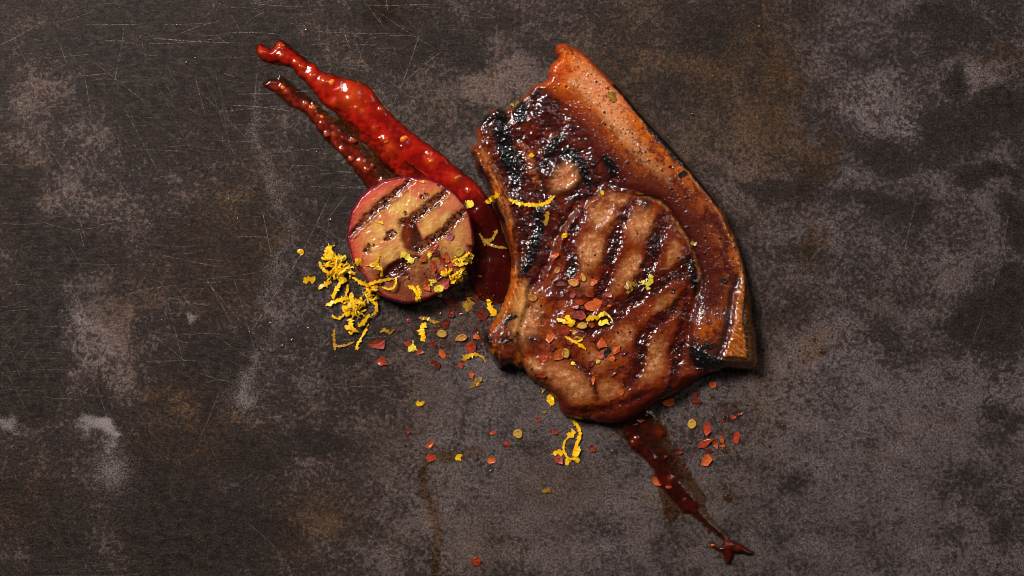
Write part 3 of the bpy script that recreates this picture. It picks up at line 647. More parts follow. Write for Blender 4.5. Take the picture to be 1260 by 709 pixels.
    C = mix(C, deep, np.clip(chh * (0.75 + 0.9 * n2), 0, 0.85)); C = mix(C, blk, np.clip(ch, 0, 1)); C = mix(C, blk, np.clip(rc, 0, 1)); C = mix(C, lin(150, 76, 32, K), (1 - sstep(0.6, 2.2, d)) * (rc > 0.05) * (Y > 92) * 0.9); C = mix(C, lin(30, 14, 9), bubd)
    g_ = C @ np.array([0.3, 0.55, 0.15]); C = g_[:, None] + (C - g_[:, None]) * 1.12
    C = np.clip(C, 0.003, 0.9)
    rough = np.clip(0.40 - 0.15 * gb - 0.1 * ch + 0.12 * n2, 0.15, 0.7)
    gloss = np.clip(0.45 + 0.45 * gb + 0.5 * cap + 0.4 * fat + 0.5 * ch + 0.4 * bub + 0.6 * n1 + 0.35 * tail - 0.35 * patch, 0.08, 1)
    # ---- side walls
    P2, z2, F2, src = skirt(P, z, F, B, [(-0.7, lambda t: t * 0.72), (-0.4, lambda t: t * 0.4), (1.2, lambda t: t * 0.14), (5.0, lambda t: t * 0 + 0.1)])
    C2 = C[src]; C2[n:] = mix(C2[n:], lin(120, 66, 34, K), np.full(len(C2) - n, 0.5))
    V = to_world(P2[:, 0], P2[:, 1], z2, 20.0)
    N = vnormals(V, F2)
    at = dict(tint=C2, rough=rough[src], gloss=gloss[src])
    fs = src[F2]
    sf = s_fat[fs].mean(1); sb = s_bone[fs].mean(1); sl = s_loin[fs].mean(1); de = d[fs].mean(1); te = d_edge[fs].mean(1); yy = Y[fs].mean(1)
    is_fat = sf > 0; is_rind = is_fat & (de < 1.0 + 2.2 * sstep(90, 120, yy) + rindw[fs].mean(1) * sstep(330, 360, yy)) & (te < 22) & (yy > 62)
    is_bone = ~is_fat & (sb > 0); is_loin = ~is_fat & ~is_bone & (sl > 0); is_cap = ~(is_fat | is_bone | is_loin)
    org = to_world(np.array(740.0), np.array(320.0), np.array(0.0))
    root = tag(empty('pork_chop', tuple(org)), 'glazed grilled pork chop with charred rib bone and thick orange fat edge', 'pork chop')
    part('loin_eye', V, F2, is_loin, N, M_meat, at, root, org)
    part('cap_muscle', V, F2, is_cap, N, M_cap, at, root, org)
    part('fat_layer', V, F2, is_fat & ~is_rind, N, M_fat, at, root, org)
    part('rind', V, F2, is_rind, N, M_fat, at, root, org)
    part('rib_bone', V, F2, is_bone, N, M_bone, at, root, org)
    stamp(P, z)
build_chop()

# ------------------------------------------------------------------ the plum half
PLUM = [(505,217),(523,218.5),(541,224.5),(556,234),(569,247),(578,263),(583,280),(583.5,297),(581,315),(574,332),(562,348),(543,361),(522,370),(500,374),(485,371.5),(470,366),(460,358),(452,349),(444,338),
        (436,330),(431,315),(427.5,300),(426.5,285),(429,268),(436,252),(447,238),(461,227.5),(480,219.5)]
def build_plum():
    out = smooth_line(PLUM, True, 4); out = out + np.stack([fbm(out, 24, 3, 140), fbm(out, 24, 3, 141)], 1) * 2.0
    P, F, d, _, B = field(out, 0.72); n = len(P); X, Y = P[:, 0], P[:, 1]
    W = P + np.stack([fbm(P, 10, 4, 121), fbm(P, 10, 4, 122)], 1) * 4 + np.stack([fbm(P, 3, 2, 123), fbm(P, 3, 2, 124)], 1) * 1.4
    n1 = fbm(P, 22, 3, 130, 0.5); n2 = fbm(P, 5, 4, 131, 0.6); n3 = fbm(P, 2.4, 2, 132)
    rays = fbm(np.stack([np.arctan2(Y - 290, X - 505) * 40, np.hypot(X - 505, Y - 290)], 1), 4, 3, 133, 0.6, 1, 0.12)
    bands = [([(503,224),(488,237),(474,249),(456,264),(441,279),(429,293)],9),([(550,234),(536,248),(518,262),(506,271),(494,275)],11),([(571,260),(557,274),(544,287),(527,299),(515,308)],11),([(516,316),(504,317),(492,323),(478,334),(466,345)],9)]
    gb = np.zeros(n); halo = np.zeros(n)
    for q, w in bands: gb = np.maximum(gb, band(W, q, w, 2.5) * np.clip(0.95 + 0.8 * n2 + 0.4 * n1, 0.5, 1)); halo = np.maximum(halo, band(W, q, w + 7, 6))
    for x, y, r in [(480,289,6),(476,293,4),(484,287,4),(452,308,6),(455,304,3),(461,303,2),(541,229,2.5),(520,243,4),(526,240,3),(499,263,3),(496,272,2),(434,326,6),(441,333,7),(497,336,6),(470,350,4),(580,306,5)]:
        gb = np.maximum(gb, spot(W, x, y, r, r * 0.7, 40, 0.4))
    pit = spot(P, 506, 290, 12.5, 21, -8, 0.45); pitc = spot(P + np.stack([fbm(P, 9, 2, 150), fbm(P, 9, 2, 151)], 1) * 2, 506, 290, 13 * (0.75 + 0.25 * sstep(268, 292, Y)), 22, -8, 0.2)
    e = np.clip(d / 5, 0, 1); z = 20 + 6 * np.sqrt(1 - (1 - e) ** 2)
    z += 4.0 * sstep(0, 60, d) + 1.6 * n1 + 0.4 * n2 + 0.25 * n3 + 0.22 * rays
    z -= gb * (2.0 - 1.2 * n2)
    for q, w in bands: z += 1.3 * band(W, [(x + 3.6, y + 4.2) for x, y in q], 3.5, 2.0) * sstep(-0.25, 0.2, fbm(P, 9, 2, 152))
    z -= 2.2 * pit
    notch = band(P, [(500,326),(486,332),(474,341)], 15, 4); z -= 5 * notch
    lowp = sstep(0, 8, (Y - 330) * 0.8 + (X - 500) * 0.55) * sstep(300, 330, Y); z -= 1.5 * lowp
    K = 0.98
    yel = lin(220, 164, 84, K); org_ = lin(208, 120, 76, K); red = lin(204, 70, 56, K); brn = lin(160, 96, 58, K); skin = lin(104, 16, 34); dk = lin(96, 34, 16); blk = lin(16, 12, 12)
    C = mix(np.tile(yel, (n, 1)), org_, sstep(-0.25, 0.4, n1 + 0.6 * rays)); C = mix(C, lin(232, 196, 124, K), 0.6 * sstep(0.05, 0.4, rays - 0.3 * n1))
    rim = 1 - sstep(5, 34, d + 9 * n1)
    C = mix(C, red, rim * 0.85 * (0.35 + 0.65 * sstep(545, 470, X + 0.4 * (Y - 290))))
    C = mix(C, mix(np.tile(brn, (n, 1)), lin(112, 52, 30, K), sstep(-.3, .25, n2 + n1)), 0.9 * sstep(300, 332, Y + 0.15 * (X - 505) + 10 * n1)); C = mix(C, red, 0.7 * (1 - sstep(2, 10, d + 5 * n1)) * (1 - sstep(318, 335, Y))); C = mix(C, lin(110, 50, 34, K), 0.6 * (1 - sstep(2, 8, d + 4 * n1)) * sstep(318, 335, Y))
    C = mix(C, brn, 0.6 * sstep(555, 575, X)); C = mix(C, lin(190, 110, 96, K), 0.4 * sstep(0.25, 0.5, n2) * rim)
    C = mix(C, lin(140, 58, 26), halo * 0.75)
    C = mix(C, dk, gb * 0.85); C = mix(C, blk, gb * sstep(-0.02, 0.16, n2 + 0.35 * n3))
    C = mix(C, mix(np.tile(lin(112, 34, 12), (n, 1)), lin(58, 12, 7), sstep(498, 511, X + 4 * n1)), pitc * 0.97); C = mix(C, lin(60, 12, 10), notch * 0.9)
    C = mix(C, lin(160, 40, 46, K), 0.8 * (1 - sstep(2, 8, d + 2 * n2)) * (0.3 + 0.7 * sstep(540, 480, X - 0.5 * (Y - 290)))); C = mix(C, skin, 1 - sstep(1.8, 4.6, d + 0.9 * n2))
    rough = np.clip(0.42 - 0.15 * gb + 0.1 * n2 - 0.15 * pitc, 0.18, 0.7); gloss = np.clip(0.5 + 0.6 * gb + 0.4 * notch + 0.6 * n1, 0.1, 1)
    P2, z2, F2, src = skirt(P, z, F, B, [(0.4, lambda t: t * 0.75), (3, lambda t: t * 0.45), (9, lambda t: t * 0.2), (19, lambda t: t * 0 + 0.1)])
    C2 = C[src]; C2[n:] = skin
    V = to_world(P2[:, 0], P2[:, 1], z2, 24.0); N = vnormals(V, F2); at = dict(tint=C2, rough=rough[src], gloss=gloss[src])
    fs = src[F2]; de = d[fs].mean(1); pt = pit[fs].mean(1)
    sk = (de < 2.6) | (F2.max(1) >= n); pi_ = ~sk & (pitc[fs].mean(1) > 0.5)
    org = to_world(np.array(505.0), np.array(295.0), np.array(0.0))
    root = tag(empty('plum_half', tuple(org)), 'grilled plum half lying cut side up with dark grill stripes', 'plum')
    part('flesh', V, F2, ~sk & ~pi_, N, M_plum, at, root, org); part('skin', V, F2, sk, N, M_skin, at, root, org); part('stone_hollow', V, F2, pi_, N, M_plum, at, root, org)
    stamp(P, z)
build_plum()

# ------------------------------------------------------------------ sauce
def build_sauce(name, label, outline, core, edge, zmax, body_bias, bumps, cols, film, seed, ndl=2.0):
    out = smooth_line(outline, True, 4)
    out = out + np.stack([fbm(out, 7, 2, seed), fbm(out, 7, 2, seed + 1)], 1) * ndl
    P, F, d, _, B = field(out, 0.9); n = len(P)
    dc = np.full(n, 99.0); cw = np.ones(n)
    hz = np.zeros(n)
    for pts, w, h in core:
        q = smooth_line(pts); dd, t, _ = line_dist(P, q)
        hz = np.maximum(hz, h * np.sqrt(np.clip(1 - (dd / w) ** 2, 0, 1)))
    n1 = fbm(P, 20, 3, seed + 3); n2 = fbm(P, 6, 3, seed + 4)
    prof = np.sqrt(np.clip(1 - (1 - np.clip(d / edge, 0, 1)) ** 2, 0, 1))
    z = 0.25 + prof * (zmax * (0.8 + 0.5 * n1)) + hz * np.clip(d / 4, 0, 1) + 0.22 * n2 * prof
    rs = np.random.default_rng(seed); bumps = list(bumps)
    inn = np.nonzero(hz > 0.8)[0]; pulp = []
    for k in range(60 if zmax > 2 else 20):
        q = P[rs.choice(inn)]; pulp.append((q[0], q[1], rs.uniform(1.6, 5.0), rs.uniform(0.25, 1.15)))
    for x, y, r, h in bumps + pulp:
        dd = np.hypot(P[:, 0] - x, P[:, 1] - y); z += h * np.exp(-(dd / r) ** 2) * np.clip(d / 3, 0, 1)
    thick = z
    body = np.clip(sstep(body_bias, body_bias + 2.6, thick + 0.7 * n2), 0, 1)
    if name == 'sauce_smear' and zmax > 2: thin = sstep(562, 600, P[:, 0]) * sstep(222, 256, P[:, 1]); body *= 1 - 0.45 * thin  # mask for the shade between plum and chop; sauce also made more see-through
    base = mix(np.tile(cols[0], (n, 1)), cols[1], sstep(-0.3, 0.4, n1 + 0.4 * n2))
    for x, y, r, h in bumps: base = mix(base, cols[2], 0.55 * np.exp(-((np.hypot(P[:, 0] - x, P[:, 1] - y)) / (r * 1.1)) ** 2))
    if name == 'sauce_smear' and zmax > 2: base = mix(base, lin(58, 7, 4), 0.9 * thin)  # shade beside the plum painted into the sauce colour as dark red
    fl = np.tile(np.array(film), (n, 1)) ** (0.30 + 0.16 * np.clip(thick, 0, 4))[:, None]
    P2, z2, F2, src = skirt(P, z, F, B, [(-0.15, lambda t: t * 0 + 0.04)])
    V = to_world(P2[:, 0], P2[:, 1], z2); N = vnormals(V, F2)
    org = V.mean(0) * [1, 1, 0]; stamp(P, z)
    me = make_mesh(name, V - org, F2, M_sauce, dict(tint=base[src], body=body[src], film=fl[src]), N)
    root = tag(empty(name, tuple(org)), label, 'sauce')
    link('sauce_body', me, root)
    return root, org
R1 = lin(126, 9, 4, 1.0); R2 = lin(172, 24, 6, 1.0); R3 = lin(220, 80, 26, 1.0)
SM = [(315,62),(316,56),(320,54),(327,57),(334,61.5),(338,55),(342,50.5),(349,50),(356,55),(366,64),(378,74),(388,81),(398,89),(408,91),(425,96.7),(442,100),(454,107),(464,119.5),(472.4,131),(489,147),(508,164),(532,181),
      (547,193),(562,206),(583,223),(596,237),(606,252),(616,275),(626,305),(634,335),(632,360),(622,372),(604,374),(588,366),(578,350),(574,320),(560,290),(535,262),(510,238),(486,216),(476,208),(464,196),(455,184),(444,174),(433,164),(421,151),
      (412,139),(401,131),(389.5,118),(378,104),(366,92.5),(356,82),(344,80.6),(335,80),(327,77),(322,74.7),(317,67)]
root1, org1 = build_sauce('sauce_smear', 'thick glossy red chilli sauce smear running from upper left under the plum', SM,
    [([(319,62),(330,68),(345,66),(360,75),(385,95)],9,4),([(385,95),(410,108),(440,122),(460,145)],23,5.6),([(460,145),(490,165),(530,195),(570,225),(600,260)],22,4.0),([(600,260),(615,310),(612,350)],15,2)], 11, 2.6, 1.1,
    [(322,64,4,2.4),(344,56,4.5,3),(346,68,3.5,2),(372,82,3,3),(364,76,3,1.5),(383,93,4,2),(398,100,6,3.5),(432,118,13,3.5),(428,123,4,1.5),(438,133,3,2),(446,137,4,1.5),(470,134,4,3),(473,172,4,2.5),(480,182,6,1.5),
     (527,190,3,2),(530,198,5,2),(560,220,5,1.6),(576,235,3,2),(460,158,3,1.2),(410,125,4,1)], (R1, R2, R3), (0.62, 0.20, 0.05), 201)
SM2 = [(322.7,105),(327,100),(332,96),(340.5,97.5),(344,91),(350.6,96),(366,109),(381,119.5),(394.6,131),(408,143),(420,150),(434,164),(449,179),(462.6,193),(478,203),(489,213),(500,235),(490,262),(470,262),(456,240),(446,224),
       (439,215),(427,199.5),(415,186),(400,172.5),(391,160),(383,150),(372.6,138),(359,133),(347,123),(335,113)]
root2, org2 = build_sauce('sauce_smear', 'thin translucent brown red sauce smear beside the thick one, left of it', SM2,
    [([(328,105),(345,108),(365,124),(385,142),(400,158)],8,1.6),([(400,158),(420,180),(440,202),(460,235)],14,1.6)], 5, 1.2, 1.2,
    [(347,107,3,1.8),(352,113,3,1.2),(377,127,3,2),(385,132,4,2.2),(395,143,4,1),(402,166,3,2),(411,166,3,1.2),(434,173,3.5,2),(420,184,3,2),(444,200,5,1.5),(432,196,3,1.6),(450,208,3,1.5),(470,222,4,2),(458,203,4,1.2)],
    (lin(94, 15, 6), lin(126, 30, 9), lin(190, 72, 24)), (0.62, 0.26, 0.10), 231, 1.2)
TAIL = [(745,510),(752,528),(767,540),(776,553),(792,565),(802.5,578),(808,592),(810,606),(813,616),(816,632),(822,640),(827,644),(832,638),(838,632),(848,634),(860,642),(873,653),(884,661),(889,667),(888,672),(882,670),(876.5,663.5),
        (872,664.7),(873,669),(878,676.5),(885.6,681),(890,687),(892,694),(898,695.5),(903,688),(910,682.5),(924,684),(928.4,682),(925.7,678),(913,670),(902,664),(891,652),(877,638),(867,622),(870,616),(862,602),(852,585),(844,572),(834.6,557.5),(826,545),(822,527),(812.6,514),(790,500),(765,500)]
root3, org3 = build_sauce('sauce_trickle', 'dark brown red sauce trickle running down below the chop to a forked tip', TAIL,
    [([(778,530),(792,556),(812,580),(830,602),(848,622)],12,3.2),([(848,622),(868,644),(886,660),(896,672)],6,2.2),([(888,671),(897,672),(908,674),(925,680)],7,4.5),([(895,674),(897,690)],6,4),([(873,666),(880,673),(888,677)],4,2.2),([(811,525),(814,538)],9,1.5),([(782,512),(798,538),(808,560),(822,584)],20,1.9)], 3, 0.55, 1.5,
    [(783,540,3,1.8),(779,545,3,1.5),(825,590,3,1.6),(842,615,2,1),(823,600,3,1.2),(812,532,7,1.5),(896,671,5,2),(908,675,3,1)],
    (lin(46, 7, 3), lin(70, 13, 4), lin(140, 46, 12)), (0.62, 0.36, 0.20), 261, 1.4)

# ------------------------------------------------------------------ small bits: meshes
def bit_obj(name, V, F, mat, px, py, zc, smooth=False):
    """V in pixels round the bit's own centre (y up); placed at its spot"""
    me = make_mesh(name, np.asarray(V, float) * S, F, mat, smooth=smooth)
    o = link(name, me); w = to_world(np.array(float(px)), np.array(float(py)), np.array(float(zc))); o.location = tuple(w)
    return o

def flake_mesh(L, Wd, ang, seed, curl=None, jag=0.30):
    r = random.Random(seed); n = r.randint(5, 8); a0 = r.random() * 6.28
    curl = r.uniform(0.12, 0.45) if curl is None else curl
    ring = []
    for i in range(n):
        a = a0 + (i + r.uniform(-.3, .3)) * 2 * math.pi / n; k = 1 + r.uniform(-jag, jag)
        ring.append((math.cos(a) * L / 2 * k, math.sin(a) * Wd / 2 * k))
    ca, sa = math.cos(math.radians(ang)), math.sin(math.radians(ang)); ca2 = r.uniform(0, 6.28); tilt = r.uniform(-.12, .12)
    def zed(x, y):
        u = x * math.cos(ca2) + y * math.sin(ca2)
        return curl * u * u / (L * 0.5) + tilt * x + 0.35
    V = []; F = []
    tops = [(0, 0, zed(0, 0) + r.uniform(-.3, .5))] + [(x * .55, y * .55, zed(x * .55, y * .55) + r.uniform(-.4, .5)) for x, y in ring] + [(x, y, zed(x, y) + r.uniform(-.3, .5)) for x, y in ring]
    for x, y, z in tops: V.append((x * ca - y * sa, x * sa + y * ca, max(z, 0.05) + 0.55))
    m = len(V)
    for x, y, z in tops[n + 1:]: V.append((x * ca - y * sa, x * sa + y * ca, max(max(z, 0.05) + 0.55 - 0.7, 0.02)))
    for i in range(n):
        j = (i + 1) % n
        F += [(0, 1 + i, 1 + j), (1 + i, 1 + n + i, 1 + n + j, 1 + j), (1 + n + i, m + i, m + j, 1 + n + j)]
    F.append(tuple(m + n - 1 - i for i in range(n)))
    return V, F

def seed_mesh(L, Wd, ang, seed, hole=0.4):
    r = random.Random(seed); n = 14; ca, sa = math.cos(math.radians(ang)), math.sin(math.radians(ang)); V = []; F = []
    prof = [(0.30, 0.75), (0.62, 0.72), (0.84, 1.25), (1.0, 0.7), (0.9, 0.05)]
    V.append((0, 0, 0.8 * L / 9))
    for (k, z) in prof:
        for i in range(n):
            a = i * 2 * math.pi / n; kk = k * (1 + (0.14 if abs(a - 3.1) < .4 else 0) * k + 0.07 * math.sin(2 * a + seed) + 0.05 * math.sin(3 * a + 1.7 * seed)); x = math.cos(a) * L / 2 * kk; y = math.sin(a) * Wd / 2 * kk
            V.append((x * ca - y * sa, x * sa + y * ca, max(z * L / 8, 0.03)))
    for i in range(n):
        j = (i + 1) % n; F.append((0, 1 + i, 1 + j))
        for q in range(len(prof) - 1):
            b = 1 + q * n; F.append((b + i, b + n + i, b + n + j, b + j))
    return V, F

def ribbon_mesh(strands, seed, thick=0.55, base_z=None, rag=0.35, lift=0.4, origin=(0, 0)):
    """frayed zest strips: strands = [(points, width, arch)]; returns V (px, y up, absolute z) and F"""
    r = random.Random(seed); V = []; F = []
    strands = [(p, w * 0.86, a) for p, w, a in strands]
    for pts, w, arch in list(strands):          # torn side fibres
        for k in range(r.randint(1, 3)):
            i = r.randrange(len(pts) - 1); u = r.random(); x = pts[i][0] * (1 - u) + pts[i + 1][0] * u; y = pts[i][1] * (1 - u) + pts[i + 1][1] * u; a = r.uniform(0, 6.28); l = r.uniform(2.0, 4.2) + w * .3
            strands.append(([(x, y), (x + math.cos(a) * l, y + math.sin(a) * l)], r.uniform(.7, 1.3), r.uniform(0, 1.2)))
    for pts, w, arch in strands:
        q = smooth_line(pts, sub=5) if len(pts) > 2 else smooth_line([pts[0], ((pts[0][0] + pts[1][0]) / 2 + r.uniform(-.6, .6), (pts[0][1] + pts[1][1]) / 2 + r.uniform(-.6, .6)), pts[1]], sub=4)
        ln = np.linalg.norm(np.diff(q, axis=0), axis=1).sum(); k = max(3, int(ln / 1.25)); ti = np.linspace(0, len(q) - 1, k)
        q = np.stack([np.interp(ti, np.arange(len(q)), q[:, 0]), np.interp(ti, np.arange(len(q)), q[:, 1])], 1)
        t = np.gradient(q, axis=0); t /= np.linalg.norm(t, axis=1, keepdims=True) + 1e-9; nn = np.stack([-t[:, 1], t[:, 0]], 1)
        tw = r.uniform(-.5, .5); ph = r.random() * 6; i0 = len(V)
        for j in range(k):
            s = j / (k - 1); ends = min(1, 0.35 + 3.5 * min(s, 1 - s))
            wl = w * .5 * ends * (1 + r.uniform(-rag, rag * 1.3)); wr = w * .5 * ends * (1 + r.uniform(-rag, rag * 1.3))
            if r.random() < 0.16: wl *= 1.7
            if r.random() < 0.16: wr *= 1.7
            roll = tw * math.sin(ph + s * 5) * 0.8
            zc = (base_z(q[j][0], q[j][1]) if callable(base_z) else (base_z or 0)) + lift + arch * math.sin(math.pi * s) + r.uniform(-.25, .25)
            for sg, ww in ((1, wl), (-1, wr)):
                x, y = q[j] + nn[j] * sg * ww; zz = zc + sg * ww * roll
                V.append((x - origin[0], -(y - origin[1]), zz + thick)); V.append((x - origin[0], -(y - origin[1]), max(zz, 0.02)))
            c = i0 + 4 * j
            if j:
                p = c - 4
                F += [(p, c, c + 2, p + 2), (p + 1, p + 3, c + 3, c + 1), (p, p + 1, c + 1, c), (p + 2, c + 2, c + 3, p + 3)]
            if j in (0, k - 1): F.append((c, c + 2, c + 3, c + 1) if j else (c, c + 1, c + 3, c + 2))
    return V, F

def zest(label, group, strands, mat, seed, base_z=None, lift=0.4, thick=0.55, rag=0.45, name='zest_shred'):
    allp = np.array([p for s in strands for p in s[0]]); ox, oy = allp.mean(0)
    V, F = ribbon_mesh(strands, seed, thick, base_z, rag, lift, (ox, oy))
    V = np.array(V); zmin = V[:, 2].min(); V[:, 2] -= zmin
    o = bit_obj(name, V, F, mat, ox, oy, zmin, smooth=False)
    return tag(o, label, 'lemon zest', group)

def flake(label, x, y, L, Wd, ang, mat, seed, group='chilli flakes scattered over the food and metal', curl=None, dz=0.0, name='chilli_flake', cat='chilli flake', jag=0.30):
    V, F = flake_mesh(L, Wd, ang, seed, curl, jag)
    V = np.array(V); zb = max(surf_z(x, y), 0)
    if zb > 1:   # sit on the surface below: follow its slope
        gx = (surf_z(x + 3, y) - surf_z(x - 3, y)) / 6; gy = (surf_z(x, y + 3) - surf_z(x, y - 3)) / 6
        gx = max(-.6, min(.6, gx)); gy = max(-.6, min(.6, gy)); V[:, 2] += V[:, 0] * gx - V[:, 1] * gy
    o = bit_obj(name, V, F, mat, x, y, zb + dz)
    return tag(o, label, cat, group)

def chseed(label, x, y, L, Wd, ang, mat, seed, group='chilli seeds among the flakes', dz=0.0):
    V, F = seed_mesh(L, Wd, ang, seed); zb = surf_z(x, y)
    V = np.array(V)
    if zb > 1:
        gx = (surf_z(x + 3, y) - surf_z(x - 3, y)) / 6; gy = (surf_z(x, y + 3) - surf_z(x, y - 3)) / 6; V[:, 2] += V[:, 0] * max(-.5, min(.5, gx)) - V[:, 1] * max(-.5, min(.5, gy))
    o = bit_obj('chilli_seed', V, F, mat, x, y, zb + dz, smooth=True)
    return tag(o, label, 'chilli seed', group)

# pieces sunk in the sauce are parts of the sauce
def dome(name, seed):
    r = random.Random(seed); n, m = 14, 4; V = []; F = []
    for q in range(m):
        a = q / m * math.pi / 2
        for i in range(n):
            t = i * 2 * math.pi / n; k = 1 + 0.08 * math.sin(2 * t + seed) + 0.04 * math.sin(3 * t + 2 * seed)
            V.append((math.cos(a) * math.cos(t) * k, math.cos(a) * math.sin(t) * k, math.sin(a) * 0.40))
    V.append((0, 0, 0.40))
    for q in range(m - 1):
        for i in range(n): j = (i + 1) % n; F.append((q * n + i, q * n + j, q * n + n + j, q * n + n + i))
    for i in range(n): F.append(((m - 1) * n + i, (m - 1) * n + (i + 1) % n, m * n))
    return V, F
def sunk(root, org, x, y, z, L, Wd, ang, mat, seed, name='chilli_seed'):
    V, F = dome('pulp', seed); V = np.array(V) * [L / 2, Wd / 2, max(L, Wd) * 0.75]; me = make_mesh(name, V * S, F, mat)
    o = link(name, me, root); o.rotation_euler.z = math.radians(ang); o.location = tuple(to_world(np.array(float(x)), np.array(float(y)), np.array(float(z))) - org)
for x, y, L, Wd in [(408, 101.5, 10, 9), (497, 171, 13, 10), (475, 174, 8, 6), (362, 76, 6, 4), (384, 95, 5, 4), (530, 198, 7, 5), (346, 68, 6, 4), (432, 131, 6, 4), (527, 189, 5, 4), (576, 236, 5, 4), (561, 219, 7, 5)]:
    sunk(root1, org1, x, y, surf_z(x, y) - 1.5, L * .9, Wd * .9, 20, M_pulp, int(x), 'chilli_piece')
for x, y, L, Wd in [(386, 132, 9, 5), (435, 173, 8, 7), (402, 166, 8, 6), (348, 108, 6, 5), (432, 196, 7, 5), (458, 204, 6, 5), (396, 144, 6, 4)]:
    sunk(root2, org2, x, y, surf_z(x, y) - 0.7, L, Wd, -40, M_pulp if x < 400 else M_fr, int(x), 'chilli_piece')
sunk(root3, org3, 877, 671, surf_z(877, 671) - 0.5, 5, 4, 0, M_pulp, 8, 'chilli_piece'); sunk(root3, org3, 823, 600, surf_z(823, 600) - 0.6, 8, 5, 0, M_fr, 9, 'chilli_piece')

# ------------------------------------------------------------------ chilli flakes
FM = dict(o=M_fo, r=M_fr, d=M_fd, p=M_fp)
ON_METAL = [
 # below the plum
 (504,394,6.5,6,0,'r','tiny round red chilli flake alone under the plum bottom'),
 (465,423.5,22,11,-4,'r','long kidney shaped dark red chilli flake below the zest pile'),
 (470,445,12,9,-50,'r','drop shaped red chilli flake, lowest one left under the plum'),
 (501,422,10,9,0,'r','orange red chilli flake touching a yellow zest curl under the plum'),
 (517,432,9,8,60,'r','small crumpled red chilli flake right of the zest curl'),
 (532.6,424,13,8,-10,'d','flat dark red chilli flake under the pale seed on metal'),
 (544,436,11,7,-60,'o','narrow bright orange chilli flake below the two pale seeds'),
 (536,448,13,9,-40,'d','dark red glinting chilli flake, lowest of the group under the plum'),
 (548,399,15,11,70,'d','dark curved chilli flake behind the pale seed under the plum'),
 (534,406,7,7,0,'d','small dark red chilli flake left of the pale seed'),
 (541,385,9,5,10,'d','thin dark chilli flake in the plum shadow'),
 (554,385,12,8,-60,'d','upright dark red chilli flake in the plum shadow'),
 (556,371,17,12,-30,'d','large dark red chilli flake right under the plum edge'),
 (586,367,11,8,30,'d','dark red chilli flake in the shade between plum and chop'),
 (592.5,389,17,13,-40,'d','large dark red chilli flake against the rib bone edge'),
 (586,408,8,7,0,'d','dark red chilli flake just left of the bone tip'),
 (585,414,11,6.5,-12,'o','small smooth orange chilli flake beside the bone tip'),
 (579,428,17,14,-30,'r','ragged red chilli flake left below the charred bone tip'),
 (592,423,6,5,0,'d','tiny dark red chilli flake touching the bone tip'),
 (567,449,9,6,-60,'r','red chilli flake at the end of the arched zest shred'),
 (580,461.5,10,6,80,'o','pointed bright orange chilli flake under the arched zest shred'),
 (566,384,9,6,20,'d','small dark chilli flake in the shade right of the plum'),
 (576,360,10,7,50,'d','dark chilli flake tucked under the right plum edge'),
 (591,340,6,4,0,'r','tiny chilli flake on the dark sauce between plum and chop'),
 # lower middle of the metal
 (503,531,6,6,0,'r','tiny red chilli flake, leftmost on the lower metal'),
 (528.6,547.7,14,9,60,'o','orange red leaf shaped chilli flake above the butterfly shaped one'),
 (530,562,17,12,12,'r','red butterfly shaped chilli flake on the lower metal'),
 (605.7,533,9,6.5,25,'o','small orange chilli flake left of the round yellow seed'),
 (624,546,9,7,-30,'r','small dark red chilli flake below the round yellow seed'),
 (605,566,12,11,30,'o','cupped orange red chilli flake below the small orange one'),
 (661.7,516.5,7.5,6,0,'r','small red chilli flake left above the curled zest ring'),
 (683,532,8,6,-30,'r','small red chilli flake just left of the curled zest ring'),
 (687,566.6,14,11,-30,'p','pink red chilli flake under the curled zest ring'),
 (728.6,551.7,12,6,-62,'r','narrow red chilli flake right of the curled zest ring'),
 (586,690,14,11,-20,'r','single red chilli flake near the bottom edge'),
 # right of the trickle
 (870,526,20,11,75,'r','leaf shaped red chilli flake pointing up, beside the olive seed'),
 (867,545.7,21,10,28,'r','wide orange red chilli flake in the middle of the right cluster'),
 (872,555,13,6,-30,'d','dark red chilli flake wedged inside the right cluster'),
 (869,567,16,15,80,'o','T shaped orange chilli flake at the bottom of the right cluster'),
 (880,546.5,11,8,-70,'o','small orange chilli flake in the right cluster'),
 (888,541,11,6,-75,'o','slim orange chilli flake at the top right of the right cluster'),
 (889.6,549,6,5,0,'o','tiny orange chilli flake above a dark oil drop'),
 (906.5,539,16,9,80,'r','upright red chilli flake, rightmost of all flakes'),
 (902,514,7,6,0,'r','tiny round red chilli flake beside a thin dark one'),
 (910,508.5,11,5,35,'d','thin dark red chilli flake, highest on the right'),
 (834.6,556,11,8,10,'d','dark red chilli flake on the edge of the trickle'),
 (788,517,9,5,-15,'r','small red chilli flake at the top of the trickle, under the chop'),
 (809,593,19,11,-28,'o','bright orange chilli flake lying on the left edge of the trickle'),
 (822,495,15,9,15,'o','orange red chilli flake under the lower right chop edge'),
 (856.6,493,15,9,-8,'d','dark maroon chilli flake below the lower right chop edge'),
 (857,484,9,6,80,'d','pointed brown chilli flake standing on the dark maroon one'),
 (876,473,10,8,-20,'o','brownish orange chilli flake below the fat tail'),
 (872.5,465,8,5,70,'d','tiny dark chilli flake at the foot of the fat tail'),
]
for k, (x, y, L, Wd, a, c, lab) in enumerate(ON_METAL):
    flake(lab, x, y, L, Wd, a, FM[c], 300 + k)
